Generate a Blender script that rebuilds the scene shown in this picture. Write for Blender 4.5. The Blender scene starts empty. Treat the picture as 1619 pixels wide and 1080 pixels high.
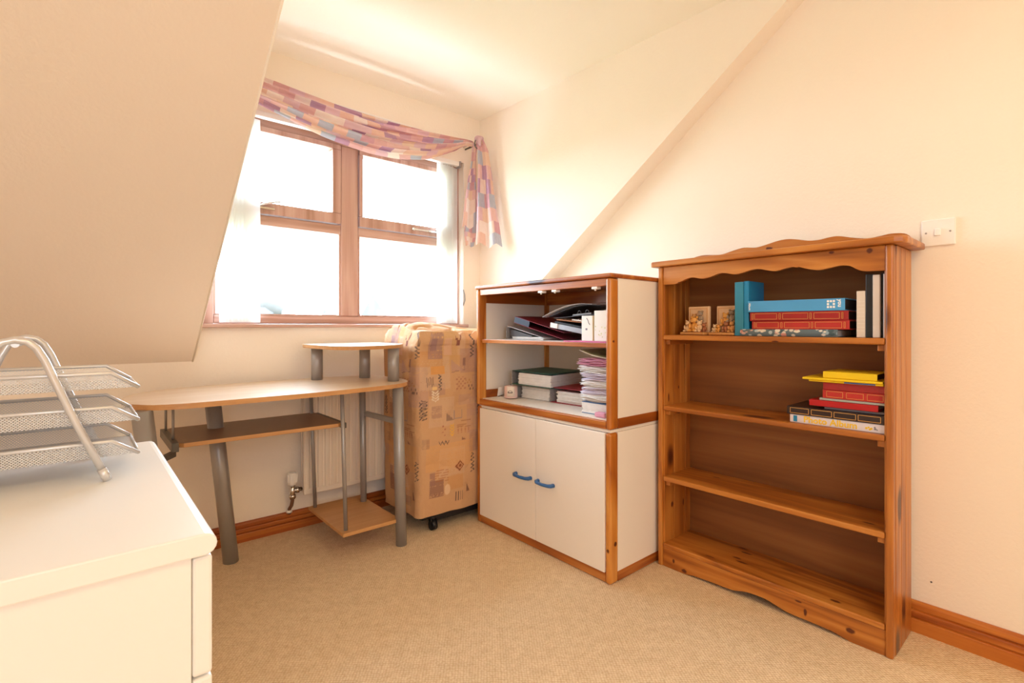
import bpy, bmesh, math, random
import numpy as np
from mathutils import Vector, Matrix, noise

random.seed(4)
SC = bpy.context.scene
COL = SC.collection
PI = math.pi
R = math.radians

# ---------------------------------------------------------------- camera, world, light, exposure
cam_d = bpy.data.cameras.new('camera')
cam = bpy.data.objects.new('camera', cam_d)
COL.objects.link(cam)
cam_d.sensor_width = 36.0
cam_d.lens = 794.0 / 1619.0 * 36.0
cam_d.shift_x = 0.0
cam_d.shift_y = -24.0 / 1619.0
cam_d.clip_start = 0.02
cam_d.clip_end = 400
cam.location = (0, 0, 1.0)
cam.rotation_euler = (R(90), 0, -R(40.764))
SC.camera = cam

SC.view_settings.view_transform = 'Standard'
SC.view_settings.look = 'None'
SC.view_settings.exposure = 0.20
SC.view_settings.gamma = 1.0
SC.view_settings.use_curve_mapping = False

world = bpy.data.worlds.new('overcast_sky')
SC.world = world
world.use_nodes = True
wn = world.node_tree.nodes
wl = world.node_tree.links
bg = wn['Background']
w_tc = wn.new('ShaderNodeTexCoord')
w_sep = wn.new('ShaderNodeSeparateXYZ')
w_rmp = wn.new('ShaderNodeValToRGB')
wl.new(w_tc.outputs['Generated'], w_sep.inputs[0])
wl.new(w_sep.outputs['Z'], w_rmp.inputs['Fac'])
w_rmp.color_ramp.elements[0].position = 0.0
w_rmp.color_ramp.elements[0].color = (0.72, 0.865, 1.0, 1)
w_rmp.color_ramp.elements[1].position = 1.0
w_rmp.color_ramp.elements[1].color = (0.52, 0.75, 1.0, 1)
wl.new(w_rmp.outputs[0], bg.inputs['Color'])
bg.inputs['Strength'].default_value = 22.0


def area(name, loc, target, sx, sy, power, col, portal=False):
    d = bpy.data.lights.new(name, 'AREA')
    d.shape = 'RECTANGLE'
    d.size = sx
    d.size_y = sy
    d.energy = power
    d.color = col
    o = bpy.data.objects.new(name, d)
    COL.objects.link(o)
    o.location = loc
    o.rotation_euler = (Vector(target) - Vector(loc)).to_track_quat('-Z', 'Y').to_euler()
    if portal:
        d.cycles.is_portal = True
    return o


area('window_portal', (1.12, 2.95, 1.5), (1.12, 0, 1.5), 1.7, 1.25, 1, (1, 1, 1), True)
# warm pendant light of the room, behind the photographer
area('room_lamp', (0.80, -0.80, 2.28), (0.85, -0.70, 0.0), 0.7, 0.7, 15, (1.0, 0.78, 0.42))
# cool fill light added behind the photographer; the rear wall has no window
area('rear_fill', (-0.5, -2.1, 1.45), (0.5, 0.5, 1.2), 1.8, 1.4, 38, (0.76, 0.87, 1.0))

SC.cycles.max_bounces = 12
SC.cycles.diffuse_bounces = 8
SC.cycles.glossy_bounces = 3
SC.cycles.transmission_bounces = 6
SC.cycles.transparent_max_bounces = 16
SC.cycles.sample_clamp_indirect = 8.0
SC.cycles.caustics_reflective = False
SC.cycles.caustics_refractive = False


# ---------------------------------------------------------------- node helpers
def hexc(h):
    h = h.lstrip('#')
    out = []
    for i in (0, 2, 4):
        v = int(h[i:i + 2], 16) / 255.0
        out.append(v / 12.92 if v <= 0.04045 else ((v + 0.055) / 1.055) ** 2.4)
    return (*out, 1.0)


def new_mat(name):
    m = bpy.data.materials.new(name)
    m.use_nodes = True
    return m, m.node_tree.nodes, m.node_tree.links, m.node_tree.nodes['Principled BSDF']


def paint(name, c, rough=0.6, var=0.05, scale=6.0, bump=0.0, bscale=60, metal=0.0, spec=0.5, coat=0.0):
    """plain coloured surface with a little procedural unevenness"""
    m, n, l, b = new_mat(name)
    c = hexc(c) if isinstance(c, str) else c
    tc = n.new('ShaderNodeTexCoord')
    ns = n.new('ShaderNodeTexNoise')
    ns.inputs['Scale'].default_value = scale
    ns.inputs['Detail'].default_value = 4
    l.new(tc.outputs['Object'], ns.inputs['Vector'])
    rp = n.new('ShaderNodeValToRGB')
    rp.color_ramp.elements[0].position = 0.3
    rp.color_ramp.elements[1].position = 0.7
    rp.color_ramp.elements[0].color = (*[max(0, v * (1 - var)) for v in c[:3]], 1)
    rp.color_ramp.elements[1].color = (*[min(1, v * (1 + var)) for v in c[:3]], 1)
    l.new(ns.outputs['Fac'], rp.inputs['Fac'])
    l.new(rp.outputs[0], b.inputs['Base Color'])
    b.inputs['Roughness'].default_value = rough
    b.inputs['Metallic'].default_value = metal
    b.inputs['Specular IOR Level'].default_value = spec
    b.inputs['Coat Weight'].default_value = coat
    if bump:
        n2 = n.new('ShaderNodeTexNoise')
        n2.inputs['Scale'].default_value = bscale
        n2.inputs['Detail'].default_value = 3
        l.new(tc.outputs['Object'], n2.inputs['Vector'])
        bp = n.new('ShaderNodeBump')
        bp.inputs['Strength'].default_value = bump
        bp.inputs['Distance'].default_value = 0.01
        l.new(n2.outputs['Fac'], bp.inputs['Height'])
        l.new(bp.outputs[0], b.inputs['Normal'])
    return m


def wood(name, dark, mid, light, axis='Z', rough=0.38, knots=True, stretch=9.0, scale=7.0, coat=0.25, fine=0.5):
    m, n, l, b = new_mat(name)
    tc = n.new('ShaderNodeTexCoord')
    oi = n.new('ShaderNodeObjectInfo')
    add = n.new('ShaderNodeVectorMath')
    add.operation = 'MULTIPLY_ADD'
    l.new(oi.outputs['Random'], add.inputs[0])
    add.inputs[1].default_value = (3.1, 5.3, 2.7)
    l.new(tc.outputs['Object'], add.inputs[2])
    mp = n.new('ShaderNodeMapping')
    sc = [scale, scale, scale]
    sc['XYZ'.index(axis)] = scale / stretch
    mp.inputs['Scale'].default_value = sc
    l.new(add.outputs[0], mp.inputs['Vector'])
    # growth rings: noise warped bands
    n1 = n.new('ShaderNodeTexNoise')
    n1.inputs['Scale'].default_value = 1.0
    n1.inputs['Detail'].default_value = 2.0
    n1.inputs['Distortion'].default_value = 0.8
    l.new(mp.outputs[0], n1.inputs['Vector'])
    mul = n.new('ShaderNodeMath')
    mul.operation = 'MULTIPLY'
    mul.inputs[1].default_value = 9.0
    l.new(n1.outputs['Fac'], mul.inputs[0])
    fr = n.new('ShaderNodeMath')
    fr.operation = 'PINGPONG'
    fr.inputs[1].default_value = 1.0
    l.new(mul.outputs[0], fr.inputs[0])
    # fine fibres
    mp2 = n.new('ShaderNodeMapping')
    sc2 = [scale * 14] * 3
    sc2['XYZ'.index(axis)] = scale * 0.5
    mp2.inputs['Scale'].default_value = sc2
    l.new(add.outputs[0], mp2.inputs['Vector'])
    n2 = n.new('ShaderNodeTexNoise')
    n2.inputs['Scale'].default_value = 1.0
    n2.inputs['Detail'].default_value = 3.0
    l.new(mp2.outputs[0], n2.inputs['Vector'])
    mx = n.new('ShaderNodeMix')
    mx.data_type = 'FLOAT'
    mx.inputs[0].default_value = fine
    l.new(fr.outputs[0], mx.inputs[2])
    l.new(n2.outputs['Fac'], mx.inputs[3])
    rp = n.new('ShaderNodeValToRGB')
    e = rp.color_ramp.elements
    e[0].position = 0.15
    e[0].color = hexc(dark)
    e[1].position = 0.85
    e[1].color = hexc(light)
    k = e.new(0.5)
    k.color = hexc(mid)
    l.new(mx.outputs[0], rp.inputs['Fac'])
    col = rp.outputs[0]
    if knots:
        mp3 = n.new('ShaderNodeMapping')
        sk = [5.5, 5.5, 5.5]
        sk['XYZ'.index(axis)] = 2.6
        mp3.inputs['Scale'].default_value = sk
        l.new(add.outputs[0], mp3.inputs['Vector'])
        vo = n.new('ShaderNodeTexVoronoi')
        vo.inputs['Scale'].default_value = 1.0
        l.new(mp3.outputs[0], vo.inputs['Vector'])
        kr = n.new('ShaderNodeValToRGB')
        kr.color_ramp.elements[0].position = 0.12
        kr.color_ramp.elements[0].color = (1, 1, 1, 1)
        kr.color_ramp.elements[1].position = 0.19
        kr.color_ramp.elements[1].color = (0, 0, 0, 1)
        l.new(vo.outputs['Distance'], kr.inputs['Fac'])
        cm = n.new('ShaderNodeMix')
        cm.data_type = 'RGBA'
        l.new(kr.outputs[0], cm.inputs[0])
        l.new(col, cm.inputs[6])
        cm.inputs[7].default_value = hexc('#4a1c08')
        col = cm.outputs[2]
    l.new(col, b.inputs['Base Color'])
    b.inputs['Roughness'].default_value = rough
    b.inputs['Coat Weight'].default_value = coat
    b.inputs['Coat Roughness'].default_value = 0.25
    bp = n.new('ShaderNodeBump')
    bp.inputs['Strength'].default_value = 0.08
    bp.inputs['Distance'].default_value = 0.004
    l.new(n2.outputs['Fac'], bp.inputs['Height'])
    l.new(bp.outputs[0], b.inputs['Normal'])
    return m


# ---------------------------------------------------------------- geometry helpers
class MB:
    def __init__(self):
        self.bm = bmesh.new()

    def _smooth(self, faces):
        for f in faces:
            f.smooth = True

    def box(self, x0, x1, y0, y1, z0, z1, bev=0.0, seg=2, M=None):
        r = bmesh.ops.create_cube(self.bm, size=1.0)
        vs = r['verts']
        for v in vs:
            v.co = Vector(((x0 + x1) / 2 + v.co.x * (x1 - x0), (y0 + y1) / 2 + v.co.y * (y1 - y0), (z0 + z1) / 2 + v.co.z * (z1 - z0)))
        if bev > 0:
            es = list({e for v in vs for e in v.link_edges})
            r2 = bmesh.ops.bevel(self.bm, geom=es, offset=min(bev, 0.49 * min(abs(x1 - x0), abs(y1 - y0), abs(z1 - z0))), segments=seg, affect='EDGES', profile=0.5)
            vs = list({v for f in r2['faces'] for v in f.verts} | {v for v in vs if v.is_valid})
        if M is not None:
            for v in vs:
                v.co = M @ v.co
        return self

    def ring_tube(self, pts, radii, seg=12, cap=True, closed=False):
        pts = [Vector(p) for p in pts]
        if not hasattr(radii, '__len__'):
            radii = [radii] * len(pts)
        rings = []
        n = len(pts)
        up = None
        for i, p in enumerate(pts):
            if closed:
                t = (pts[(i + 1) % n] - pts[i - 1])
            elif i == 0:
                t = pts[1] - p
            elif i == n - 1:
                t = p - pts[i - 1]
            else:
                t = (pts[i + 1] - p).normalized() + (p - pts[i - 1]).normalized()
            t.normalize()
            if up is None:
                up = Vector((0, 0, 1)) if abs(t.z) < 0.9 else Vector((1, 0, 0))
            a = t.cross(up).normalized()
            bvec = a.cross(t).normalized()
            up = bvec
            rings.append([self.bm.verts.new(p + (a * math.cos(2 * PI * k / seg) + bvec * math.sin(2 * PI * k / seg)) * radii[i]) for k in range(seg)])
        for i in range(n - 1 + (1 if closed else 0)):
            A, B = rings[i], rings[(i + 1) % n]
            for k in range(seg):
                f = self.bm.faces.new((A[k], A[(k + 1) % seg], B[(k + 1) % seg], B[k]))
                f.smooth = True
        if cap and not closed:
            self.bm.faces.new(rings[0][::-1])
            self.bm.faces.new(rings[-1])
        return self

    def cyl(self, p0, p1, r0, r1=None, seg=24):
        return self.ring_tube([p0, p1], [r0, r0 if r1 is None else r1], seg)

    def prism(self, poly, axis, a, b, bev=0.0):
        """poly: 2-D outline in the two other axes (in XYZ order), extruded along axis from a to b"""
        i = 'XYZ'.index(axis)

        def mk(p, t):
            q = list(p)
            q.insert(i, t)
            return Vector(q)
        A = [self.bm.verts.new(mk(p, a)) for p in poly]
        B = [self.bm.verts.new(mk(p, b)) for p in poly]
        fs = [self.bm.faces.new(A), self.bm.faces.new(B[::-1])]
        n = len(poly)
        for k in range(n):
            fs.append(self.bm.faces.new((A[k], B[k], B[(k + 1) % n], A[(k + 1) % n])))
        if bev:
            es = list({e for f in fs[:2] for e in f.edges})
            bmesh.ops.bevel(self.bm, geom=es, offset=bev, segments=2, affect='EDGES', profile=0.5)
        return self

    def lathe(self, prof, cx, cy, seg=32, z0=0.0):
        rings = []
        for r, z in prof:
            rings.append([self.bm.verts.new((cx + r * math.cos(2 * PI * k / seg), cy + r * math.sin(2 * PI * k / seg), z0 + z)) for k in range(seg)])
        for i in range(len(rings) - 1):
            for k in range(seg):
                f = self.bm.faces.new((rings[i][k], rings[i][(k + 1) % seg], rings[i + 1][(k + 1) % seg], rings[i + 1][k]))
                f.smooth = True
        self.bm.faces.new(rings[0][::-1])
        self.bm.faces.new(rings[-1])
        return self

    def blob(self, c, rad, M=None, sub=2):
        r = bmesh.ops.create_icosphere(self.bm, subdivisions=sub, radius=1.0)
        rad = rad if hasattr(rad, '__len__') else (rad, rad, rad)
        for v in r['verts']:
            p = Vector((v.co.x * rad[0], v.co.y * rad[1], v.co.z * rad[2]))
            if M is not None:
                p = M @ p
            v.co = p + Vector(c)
            for f in v.link_faces:
                f.smooth = True
        return self

    def grid(self, fn, nu, nv, uv=True, smooth=True):
        vs = [[self.bm.verts.new(fn(i / nu, j / nv)) for j in range(nv + 1)] for i in range(nu + 1)]
        lay = self.bm.loops.layers.uv.verify() if uv else None
        for i in range(nu):
            for j in range(nv):
                f = self.bm.faces.new((vs[i][j], vs[i + 1][j], vs[i + 1][j + 1], vs[i][j + 1]))
                f.smooth = smooth
                if uv:
                    for lp, (a, b) in zip(f.loops, ((i, j), (i + 1, j), (i + 1, j + 1), (i, j + 1))):
                        lp[lay].uv = (a / nu, b / nv)
        return self


def world_loc(o):
    v = Vector((0, 0, 0))
    while o is not None:
        v = v + Vector(o.location)
        o = o.parent
    return v


def link(name, mb, mat, parent=None, loc=None, solid=0.0, local=False, sub=0):
    """ONE mesh object. Coordinates in mb are world coordinates unless local; a thing of one mesh gets loc as its origin."""
    me = bpy.data.meshes.new(name)
    bmesh.ops.recalc_face_normals(mb.bm, faces=mb.bm.faces)
    o = bpy.data.objects.new(name, me)
    COL.objects.link(o)
    if parent is not None:
        o.parent = parent
    if loc is not None:
        o.location = loc
    if not local:
        off = world_loc(o)
        bmesh.ops.translate(mb.bm, verts=mb.bm.verts, vec=-off)
    mb.bm.to_mesh(me)
    mb.bm.free()
    for m in (mat if isinstance(mat, (list, tuple)) else [mat]):
        me.materials.append(m)
    if solid:
        md = o.modifiers.new('thickness', 'SOLIDIFY')
        md.thickness = solid
        md.offset = 0
    if sub:
        md = o.modifiers.new('smooth', 'SUBSURF')
        md.levels = md.render_levels = sub
    return o


def tag(o, label=None, cat=None, group=None, kind=None):
    if label:
        o['label'] = label
    if cat:
        o['category'] = cat
    if group:
        o['group'] = group
    if kind:
        o['kind'] = kind
    return o


def thing(name, label, cat, loc=(0, 0, 0), rz=0.0, group=None):
    o = bpy.data.objects.new(name, None)
    o.empty_display_size = 0.1
    COL.objects.link(o)
    o.location = loc
    o.rotation_euler = (0, 0, rz)
    return tag(o, label, cat, group)


def B(*a, **k):
    return MB().box(*a, **k)


# ---------------------------------------------------------------- materials
M = {}
M['wall'] = paint('cream_wall_paint', '#f8eddf', 0.75, 0.012, 2.0, 0.12, 90, spec=0.25)
M['ceiling'] = paint('ceiling_paint', '#fbf4e8', 0.8, 0.01, 2.0, 0.08, 90, spec=0.2)
M['white_lam'] = paint('white_laminate', '#f6eee4', 0.42, 0.01, 3, 0.0, spec=0.4)
M['chest_white'] = paint('chest_white_foil', '#f4f1ec', 0.36, 0.01, 3, 0.02, 30, spec=0.45)
M['white_plastic'] = paint('white_plastic', '#f6f1ec', 0.3, 0.01, 8)
M['rad'] = paint('radiator_enamel', '#efe2d2', 0.35, 0.015, 5)
M['steel'] = paint('satin_grey_steel', '#a3a09f', 0.36, 0.03, 10, metal=0.35)
M['dark_steel'] = paint('dark_grey_steel', '#6a6560', 0.45, 0.05, 10, metal=0.6)
M['chrome'] = paint('chrome', '#d8d4cf', 0.18, 0.02, 10, metal=1.0)
M['silver_wire'] = paint('silver_wire', '#d6d4d3', 0.3, 0.03, 10, metal=0.4)
M['black'] = paint('black_plastic', '#17181c', 0.45, 0.1, 10)
M['blue_handle'] = paint('blue_plastic', '#2f63a0', 0.35, 0.06, 14)
M['pineZ'] = wood('pine_upright', '#8c4b16', '#b46b25', '#cb873c', 'Z')
M['pineY'] = wood('pine_long', '#8c4b16', '#b46b25', '#cb873c', 'Y')
M['pineX'] = wood('pine_deep', '#8c4b16', '#b46b25', '#cb873c', 'X')
M['cpineZ'] = wood('cabinet_pine_upright', '#9c4f17', '#c67a2c', '#dd9c4c', 'Z', knots=True)
M['cpineY'] = wood('cabinet_pine_long', '#8f4514', '#b56623', '#cd8840', 'Y', knots=True)
M['cpineX'] = wood('cabinet_pine_deep', '#7d3a10', '#a4571c', '#bd7431', 'X', knots=False)
M['ply'] = wood('back_panel_ply', '#7b4a21', '#8c5729', '#9a6533', 'Y', knots=False, stretch=14, scale=5, coat=0.05, rough=0.55)
M['skirtY'] = wood('skirting_pine_y', '#8f4213', '#b5631f', '#cc7f33', 'Y', knots=False, stretch=16)
M['skirtX'] = wood('skirting_pine_x', '#8f4213', '#a9581d', '#bf722c', 'X', knots=False, stretch=16)
M['frame'] = wood('window_timber', '#a97f6c', '#c1998a', '#cfab9d', 'Z', knots=False, stretch=14, coat=0.3)  # timber paled: the window's flare is mixed into this colour and the next
M['frameX'] = wood('window_timber_x', '#a97f6c', '#c1998a', '#cfab9d', 'X', knots=False, stretch=14, coat=0.3)
M['beech'] = wood('beech_laminate', '#dcbf9f', '#e5cdb2', '#eddac3', 'X', knots=False, stretch=12, scale=10, rough=0.4, coat=0.6, fine=0.7)
M['beech_edge'] = wood('beech_edging', '#c08a55', '#cb9761', '#d4a26c', 'X', knots=False, stretch=12, scale=10, rough=0.35, coat=0.1, fine=0.7)
M['paper'] = paint('paper', '#f1ede9', 0.8, 0.04, 40)


def carpet():
    m, n, l, b = new_mat('beige_loop_carpet')
    tc = n.new('ShaderNodeTexCoord')
    mp = n.new('ShaderNodeMapping')
    mp.inputs['Rotation'].default_value = (0, 0, R(38))
    l.new(tc.outputs['Object'], mp.inputs['Vector'])
    big = n.new('ShaderNodeTexNoise')
    big.inputs['Scale'].default_value = 1.6
    big.inputs['Detail'].default_value = 3
    l.new(mp.outputs[0], big.inputs['Vector'])
    vo = n.new('ShaderNodeTexVoronoi')
    vo.inputs['Scale'].default_value = 120
    vo.inputs['Randomness'].default_value = 0.35
    l.new(mp.outputs[0], vo.inputs['Vector'])
    md = n.new('ShaderNodeTexNoise')
    md.inputs['Scale'].default_value = 28
    md.inputs['Detail'].default_value = 2
    l.new(mp.outputs[0], md.inputs['Vector'])
    rp = n.new('ShaderNodeValToRGB')
    rp.color_ramp.elements[0].position = 0.1
    rp.color_ramp.elements[0].color = hexc('#f2debf')
    rp.color_ramp.elements[1].position = 0.8
    rp.color_ramp.elements[1].color = hexc('#d2b28c')
    l.new(vo.outputs['Distance'], rp.inputs['Fac'])
    mx = n.new('ShaderNodeMix')
    mx.data_type = 'RGBA'
    mx.blend_type = 'MULTIPLY'
    mx.inputs[0].default_value = 0.6
    l.new(rp.outputs[0], mx.inputs[6])
    r2 = n.new('ShaderNodeValToRGB')
    r2.color_ramp.elements[0].position = 0.35
    r2.color_ramp.elements[0].color = (0.86, 0.83, 0.78, 1)
    r2.color_ramp.elements[1].position = 0.65
    r2.color_ramp.elements[1].color = (1, 1, 1, 1)
    l.new(md.outputs['Fac'], r2.inputs['Fac'])
    l.new(r2.outputs[0], mx.inputs[7])
    l.new(mx.outputs[2], b.inputs['Base Color'])
    b.inputs['Roughness'].default_value = 0.95
    b.inputs['Specular IOR Level'].default_value = 0.1
    ad = n.new('ShaderNodeMath')
    ad.operation = 'ADD'
    l.new(vo.outputs['Distance'], ad.inputs[0])
    l.new(md.outputs['Fac'], ad.inputs[1])
    bp = n.new('ShaderNodeBump')
    bp.invert = True
    bp.inputs['Strength'].default_value = 0.55
    bp.inputs['Distance'].default_value = 0.006
    l.new(ad.outputs[0], bp.inputs['Height'])
    l.new(bp.outputs[0], b.inputs['Normal'])
    return m


M['carpet'] = carpet()


def patchwork(name, nx, ny, light=0.0):
    """printed cotton of soft rectangles, from UV"""
    m, n, l, b = new_mat(name)
    tc = n.new('ShaderNodeTexCoord')
    sp = n.new('ShaderNodeSeparateXYZ')
    l.new(tc.outputs['UV'], sp.inputs[0])

    def flo(out, k, off=None):
        a = n.new('ShaderNodeMath')
        a.operation = 'MULTIPLY_ADD'
        l.new(out, a.inputs[0])
        a.inputs[1].default_value = k
        if off is None:
            a.inputs[2].default_value = 0
        else:
            l.new(off, a.inputs[2])
        f = n.new('ShaderNodeMath')
        f.operation = 'FLOOR'
        l.new(a.outputs[0], f.inputs[0])
        return f.outputs[0]
    row = flo(sp.outputs['Y'], ny)
    half = n.new('ShaderNodeMath')
    half.operation = 'MULTIPLY'
    half.inputs[1].default_value = 0.37
    l.new(row, half.inputs[0])
    colm = flo(sp.outputs['X'], nx, half.outputs[0])
    cb = n.new('ShaderNodeCombineXYZ')
    l.new(colm, cb.inputs[0])
    l.new(row, cb.inputs[1])
    wnz = n.new('ShaderNodeTexWhiteNoise')
    wnz.noise_dimensions = '2D'
    l.new(cb.outputs[0], wnz.inputs['Vector'])
    rp = n.new('ShaderNodeValToRGB')
    rp.color_ramp.interpolation = 'CONSTANT'
    pal = ['#e6bfae', '#cf9fa8', '#eed6cc', '#b88fa6', '#e4bcb8', '#b9bac8', '#dcaeac', '#f0dfd8', '#bd98b4', '#dfbcc4', '#e8c8b4']
    e = rp.color_ramp.elements
    e[0].color = hexc(pal[0])
    e[1].position = 1 / len(pal)
    e[1].color = hexc(pal[1])
    for i, c in enumerate(pal[2:], 2):
        k = e.new(i / len(pal))
        k.color = hexc(c)
    l.new(wnz.outputs['Value'], rp.inputs['Fac'])
    ns = n.new('ShaderNodeTexNoise')
    ns.inputs['Scale'].default_value = 25
    l.new(tc.outputs['UV'], ns.inputs['Vector'])
    mx = n.new('ShaderNodeMix')
    mx.data_type = 'RGBA'
    mx.blend_type = 'SOFT_LIGHT'
    mx.inputs[0].default_value = 0.35
    l.new(rp.outputs[0], mx.inputs[6])
    l.new(ns.outputs['Fac'], mx.inputs[7])
    l.new(mx.outputs[2], b.inputs['Base Color'])
    b.inputs['Roughness'].default_value = 0.8
    # thin cotton lets daylight through
    tr = n.new('ShaderNodeBsdfTranslucent')
    l.new(mx.outputs[2], tr.inputs['Color'])
    ms = n.new('ShaderNodeMixShader')
    ms.inputs[0].default_value = 0.22
    l.new(b.outputs[0], ms.inputs[1])
    l.new(tr.outputs[0], ms.inputs[2])
    l.new(ms.outputs[0], n['Material Output'].inputs['Surface'])
    return m


M['curtain'] = patchwork('patchwork_curtain_cotton', 20, 9)
M['curtain_tail'] = patchwork('patchwork_curtain_cotton_tail', 3, 9)


def translucent(name, c, t=0.5):
    m, n, l, b = new_mat(name)
    b.inputs['Base Color'].default_value = hexc(c)
    b.inputs['Roughness'].default_value = 0.7
    tc = n.new('ShaderNodeTexCoord')
    wv = n.new('ShaderNodeTexNoise')
    wv.inputs['Scale'].default_value = 120
    l.new(tc.outputs['Object'], wv.inputs['Vector'])
    bp = n.new('ShaderNodeBump')
    bp.inputs['Strength'].default_value = 0.1
    l.new(wv.outputs['Fac'], bp.inputs['Height'])
    l.new(bp.outputs[0], b.inputs['Normal'])
    tr = n.new('ShaderNodeBsdfTranslucent')
    tr.inputs['Color'].default_value = hexc(c)
    ms = n.new('ShaderNodeMixShader')
    ms.inputs[0].default_value = t
    l.new(b.outputs[0], ms.inputs[1])
    l.new(tr.outputs[0], ms.inputs[2])
    l.new(ms.outputs[0], n['Material Output'].inputs['Surface'])
    return m


M['blind'] = translucent('white_blind_fabric', '#fafaf8', 0.6)


def glassy(name, tint='#ffffff', gl=0.06, rough=0.02):
    m, n, l, b = new_mat(name)
    n.remove(b)
    t = n.new('ShaderNodeBsdfTransparent')
    t.inputs['Color'].default_value = hexc(tint)
    g = n.new('ShaderNodeBsdfGlossy')
    g.inputs['Roughness'].default_value = rough
    lw = n.new('ShaderNodeLayerWeight')
    pw = n.new('ShaderNodeMath')
    pw.operation = 'POWER'
    pw.inputs[1].default_value = 4.0
    l.new(lw.outputs['Facing'], pw.inputs[0])
    fr = n.new('ShaderNodeMath')
    fr.operation = 'MULTIPLY_ADD'
    fr.inputs[1].default_value = 0.35
    fr.inputs[2].default_value = 0.03
    l.new(pw.outputs[0], fr.inputs[0])
    mxx = n.new('ShaderNodeMixShader')
    l.new(fr.outputs[0], mxx.inputs[0])
    l.new(t.outputs[0], mxx.inputs[1])
    l.new(g.outputs[0], mxx.inputs[2])
    l.new(mxx.outputs[0], n['Material Output'].inputs['Surface'])
    return m


M['glass'] = glassy('window_glass')
M['jar'] = glassy('jar_glass', '#ffffff')


def attr_mat(name, rough=0.8, bump=0.0, coat=0.0):
    """printed surface: colours of the print stored as a colour attribute"""
    m, n, l, b = new_mat(name)
    at = n.new('ShaderNodeAttribute')
    at.attribute_name = 'print'
    l.new(at.outputs['Color'], b.inputs['Base Color'])
    b.inputs['Roughness'].default_value = rough
    b.inputs['Coat Weight'].default_value = coat
    if bump:
        tc = n.new('ShaderNodeTexCoord')
        ns = n.new('ShaderNodeTexNoise')
        ns.inputs['Scale'].default_value = 14
        ns.inputs['Detail'].default_value = 4
        l.new(tc.outputs['Object'], ns.inputs['Vector'])
        bp = n.new('ShaderNodeBump')
        bp.inputs['Strength'].default_value = bump
        bp.inputs['Distance'].default_value = 0.02
        l.new(ns.outputs['Fac'], bp.inputs['Height'])
        l.new(bp.outputs[0], b.inputs['Normal'])
    return m


class Canvas:
    def __init__(self, w, h, base, res=300):
        self.r = res
        self.W, self.H = int(w * res), int(h * res)
        self.a = np.zeros((self.H, self.W, 3))
        self.a[:] = hexc(base)[:3]

    def _mix(self, mask, c, al):
        c = np.array(hexc(c)[:3])
        self.a[mask] = self.a[mask] * (1 - al) + c * al

    def ell(self, x, y, rx, ry, c, al=1.0):
        Y, X = np.mgrid[0:self.H, 0:self.W] / self.r
        self._mix(((X - x) / rx) ** 2 + ((Y - y) / ry) ** 2 < 1, c, al)

    def quad(self, x, y, w, h, c, al=1.0, ang=0.0, tri=False, brush=0.0):
        Y, X = np.mgrid[0:self.H, 0:self.W] / self.r
        dx, dy = X - x, Y - y
        u = dx * math.cos(ang) + dy * math.sin(ang)
        v = -dx * math.sin(ang) + dy * math.cos(ang)
        m = (np.abs(u) < w / 2) & (np.abs(v) < h / 2)
        if tri:
            m &= (u / w + 0.5) + (v / h + 0.5) < 1.0
        if brush:
            rng = np.random.RandomState(int(x * 991 + y * 77) % 9999)
            rows = rng.rand(self.H) > brush
            m &= rows[:, None] | (rng.rand(self.H, self.W) > brush)
        self._mix(m, c, al)

    def line(self, pts, t, c, al=1.0):
        for (x0, y0), (x1, y1) in zip(pts[:-1], pts[1:]):
            L = math.hypot(x1 - x0, y1 - y0)
            i0, i1 = int((min(y0, y1) - t) * self.r), int((max(y0, y1) + t) * self.r) + 2
            j0, j1 = int((min(x0, x1) - t) * self.r), int((max(x0, x1) + t) * self.r) + 2
            i0, j0 = max(i0, 0), max(j0, 0)
            i1, j1 = min(i1, self.H), min(j1, self.W)
            if i1 <= i0 or j1 <= j0:
                continue
            Y, X = np.mgrid[i0:i1, j0:j1] / self.r
            s = np.clip(((X - x0) * (x1 - x0) + (Y - y0) * (y1 - y0)) / (L * L + 1e-9), 0, 1)
            d = np.hypot(X - x0 - s * (x1 - x0), Y - y0 - s * (y1 - y0))
            sub = self.a[i0:i1, j0:j1]
            mk = d < t / 2
            sub[mk] = sub[mk] * (1 - al) + np.array(hexc(c)[:3]) * al

    def sample(self, u, v):
        j = np.clip((np.asarray(u) * self.r).astype(int), 0, self.W - 1)
        i = np.clip((np.asarray(v) * self.r).astype(int), 0, self.H - 1)
        return self.a[i, j]


def print_on(o, canvas, uv):
    """uv: list of (u, v) in metres for each vertex of o"""
    me = o.data
    at = me.color_attributes.new('print', 'FLOAT_COLOR', 'POINT')
    uv = np.array(uv)
    c = canvas.sample(uv[:, 0], uv[:, 1])
    buf = np.ones((len(me.vertices), 4), dtype=np.float32)
    buf[:, :3] = c
    at.data.foreach_set('color', buf.ravel())


def text_mesh(name, body, size, mat, parent, M4, depth=0.0004, offset=0.0):
    cu = bpy.data.curves.new(name, 'FONT')
    cu.body = body
    cu.size = size
    cu.extrude = depth
    cu.offset = offset
    cu.resolution_u = 3
    cu.align_x = 'CENTER'
    cu.align_y = 'CENTER'
    tmp = bpy.data.objects.new(name, cu)
    COL.objects.link(tmp)
    dg = bpy.context.evaluated_depsgraph_get()
    dg.update()
    me = bpy.data.meshes.new_from_object(tmp.evaluated_get(dg))
    bpy.data.objects.remove(tmp)
    me.transform(M4)
    o = bpy.data.objects.new(name, me)
    COL.objects.link(o)
    if parent is not None:
        o.parent = parent
        me.transform(Matrix.Translation(-world_loc(parent)))
    me.materials.clear()
    me.materials.append(mat)
    return o


def struct(name, mb, mat, parent=None):
    o = link(name, mb, mat, parent)
    if parent is None:
        o['kind'] = 'structure'
    return o


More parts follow.
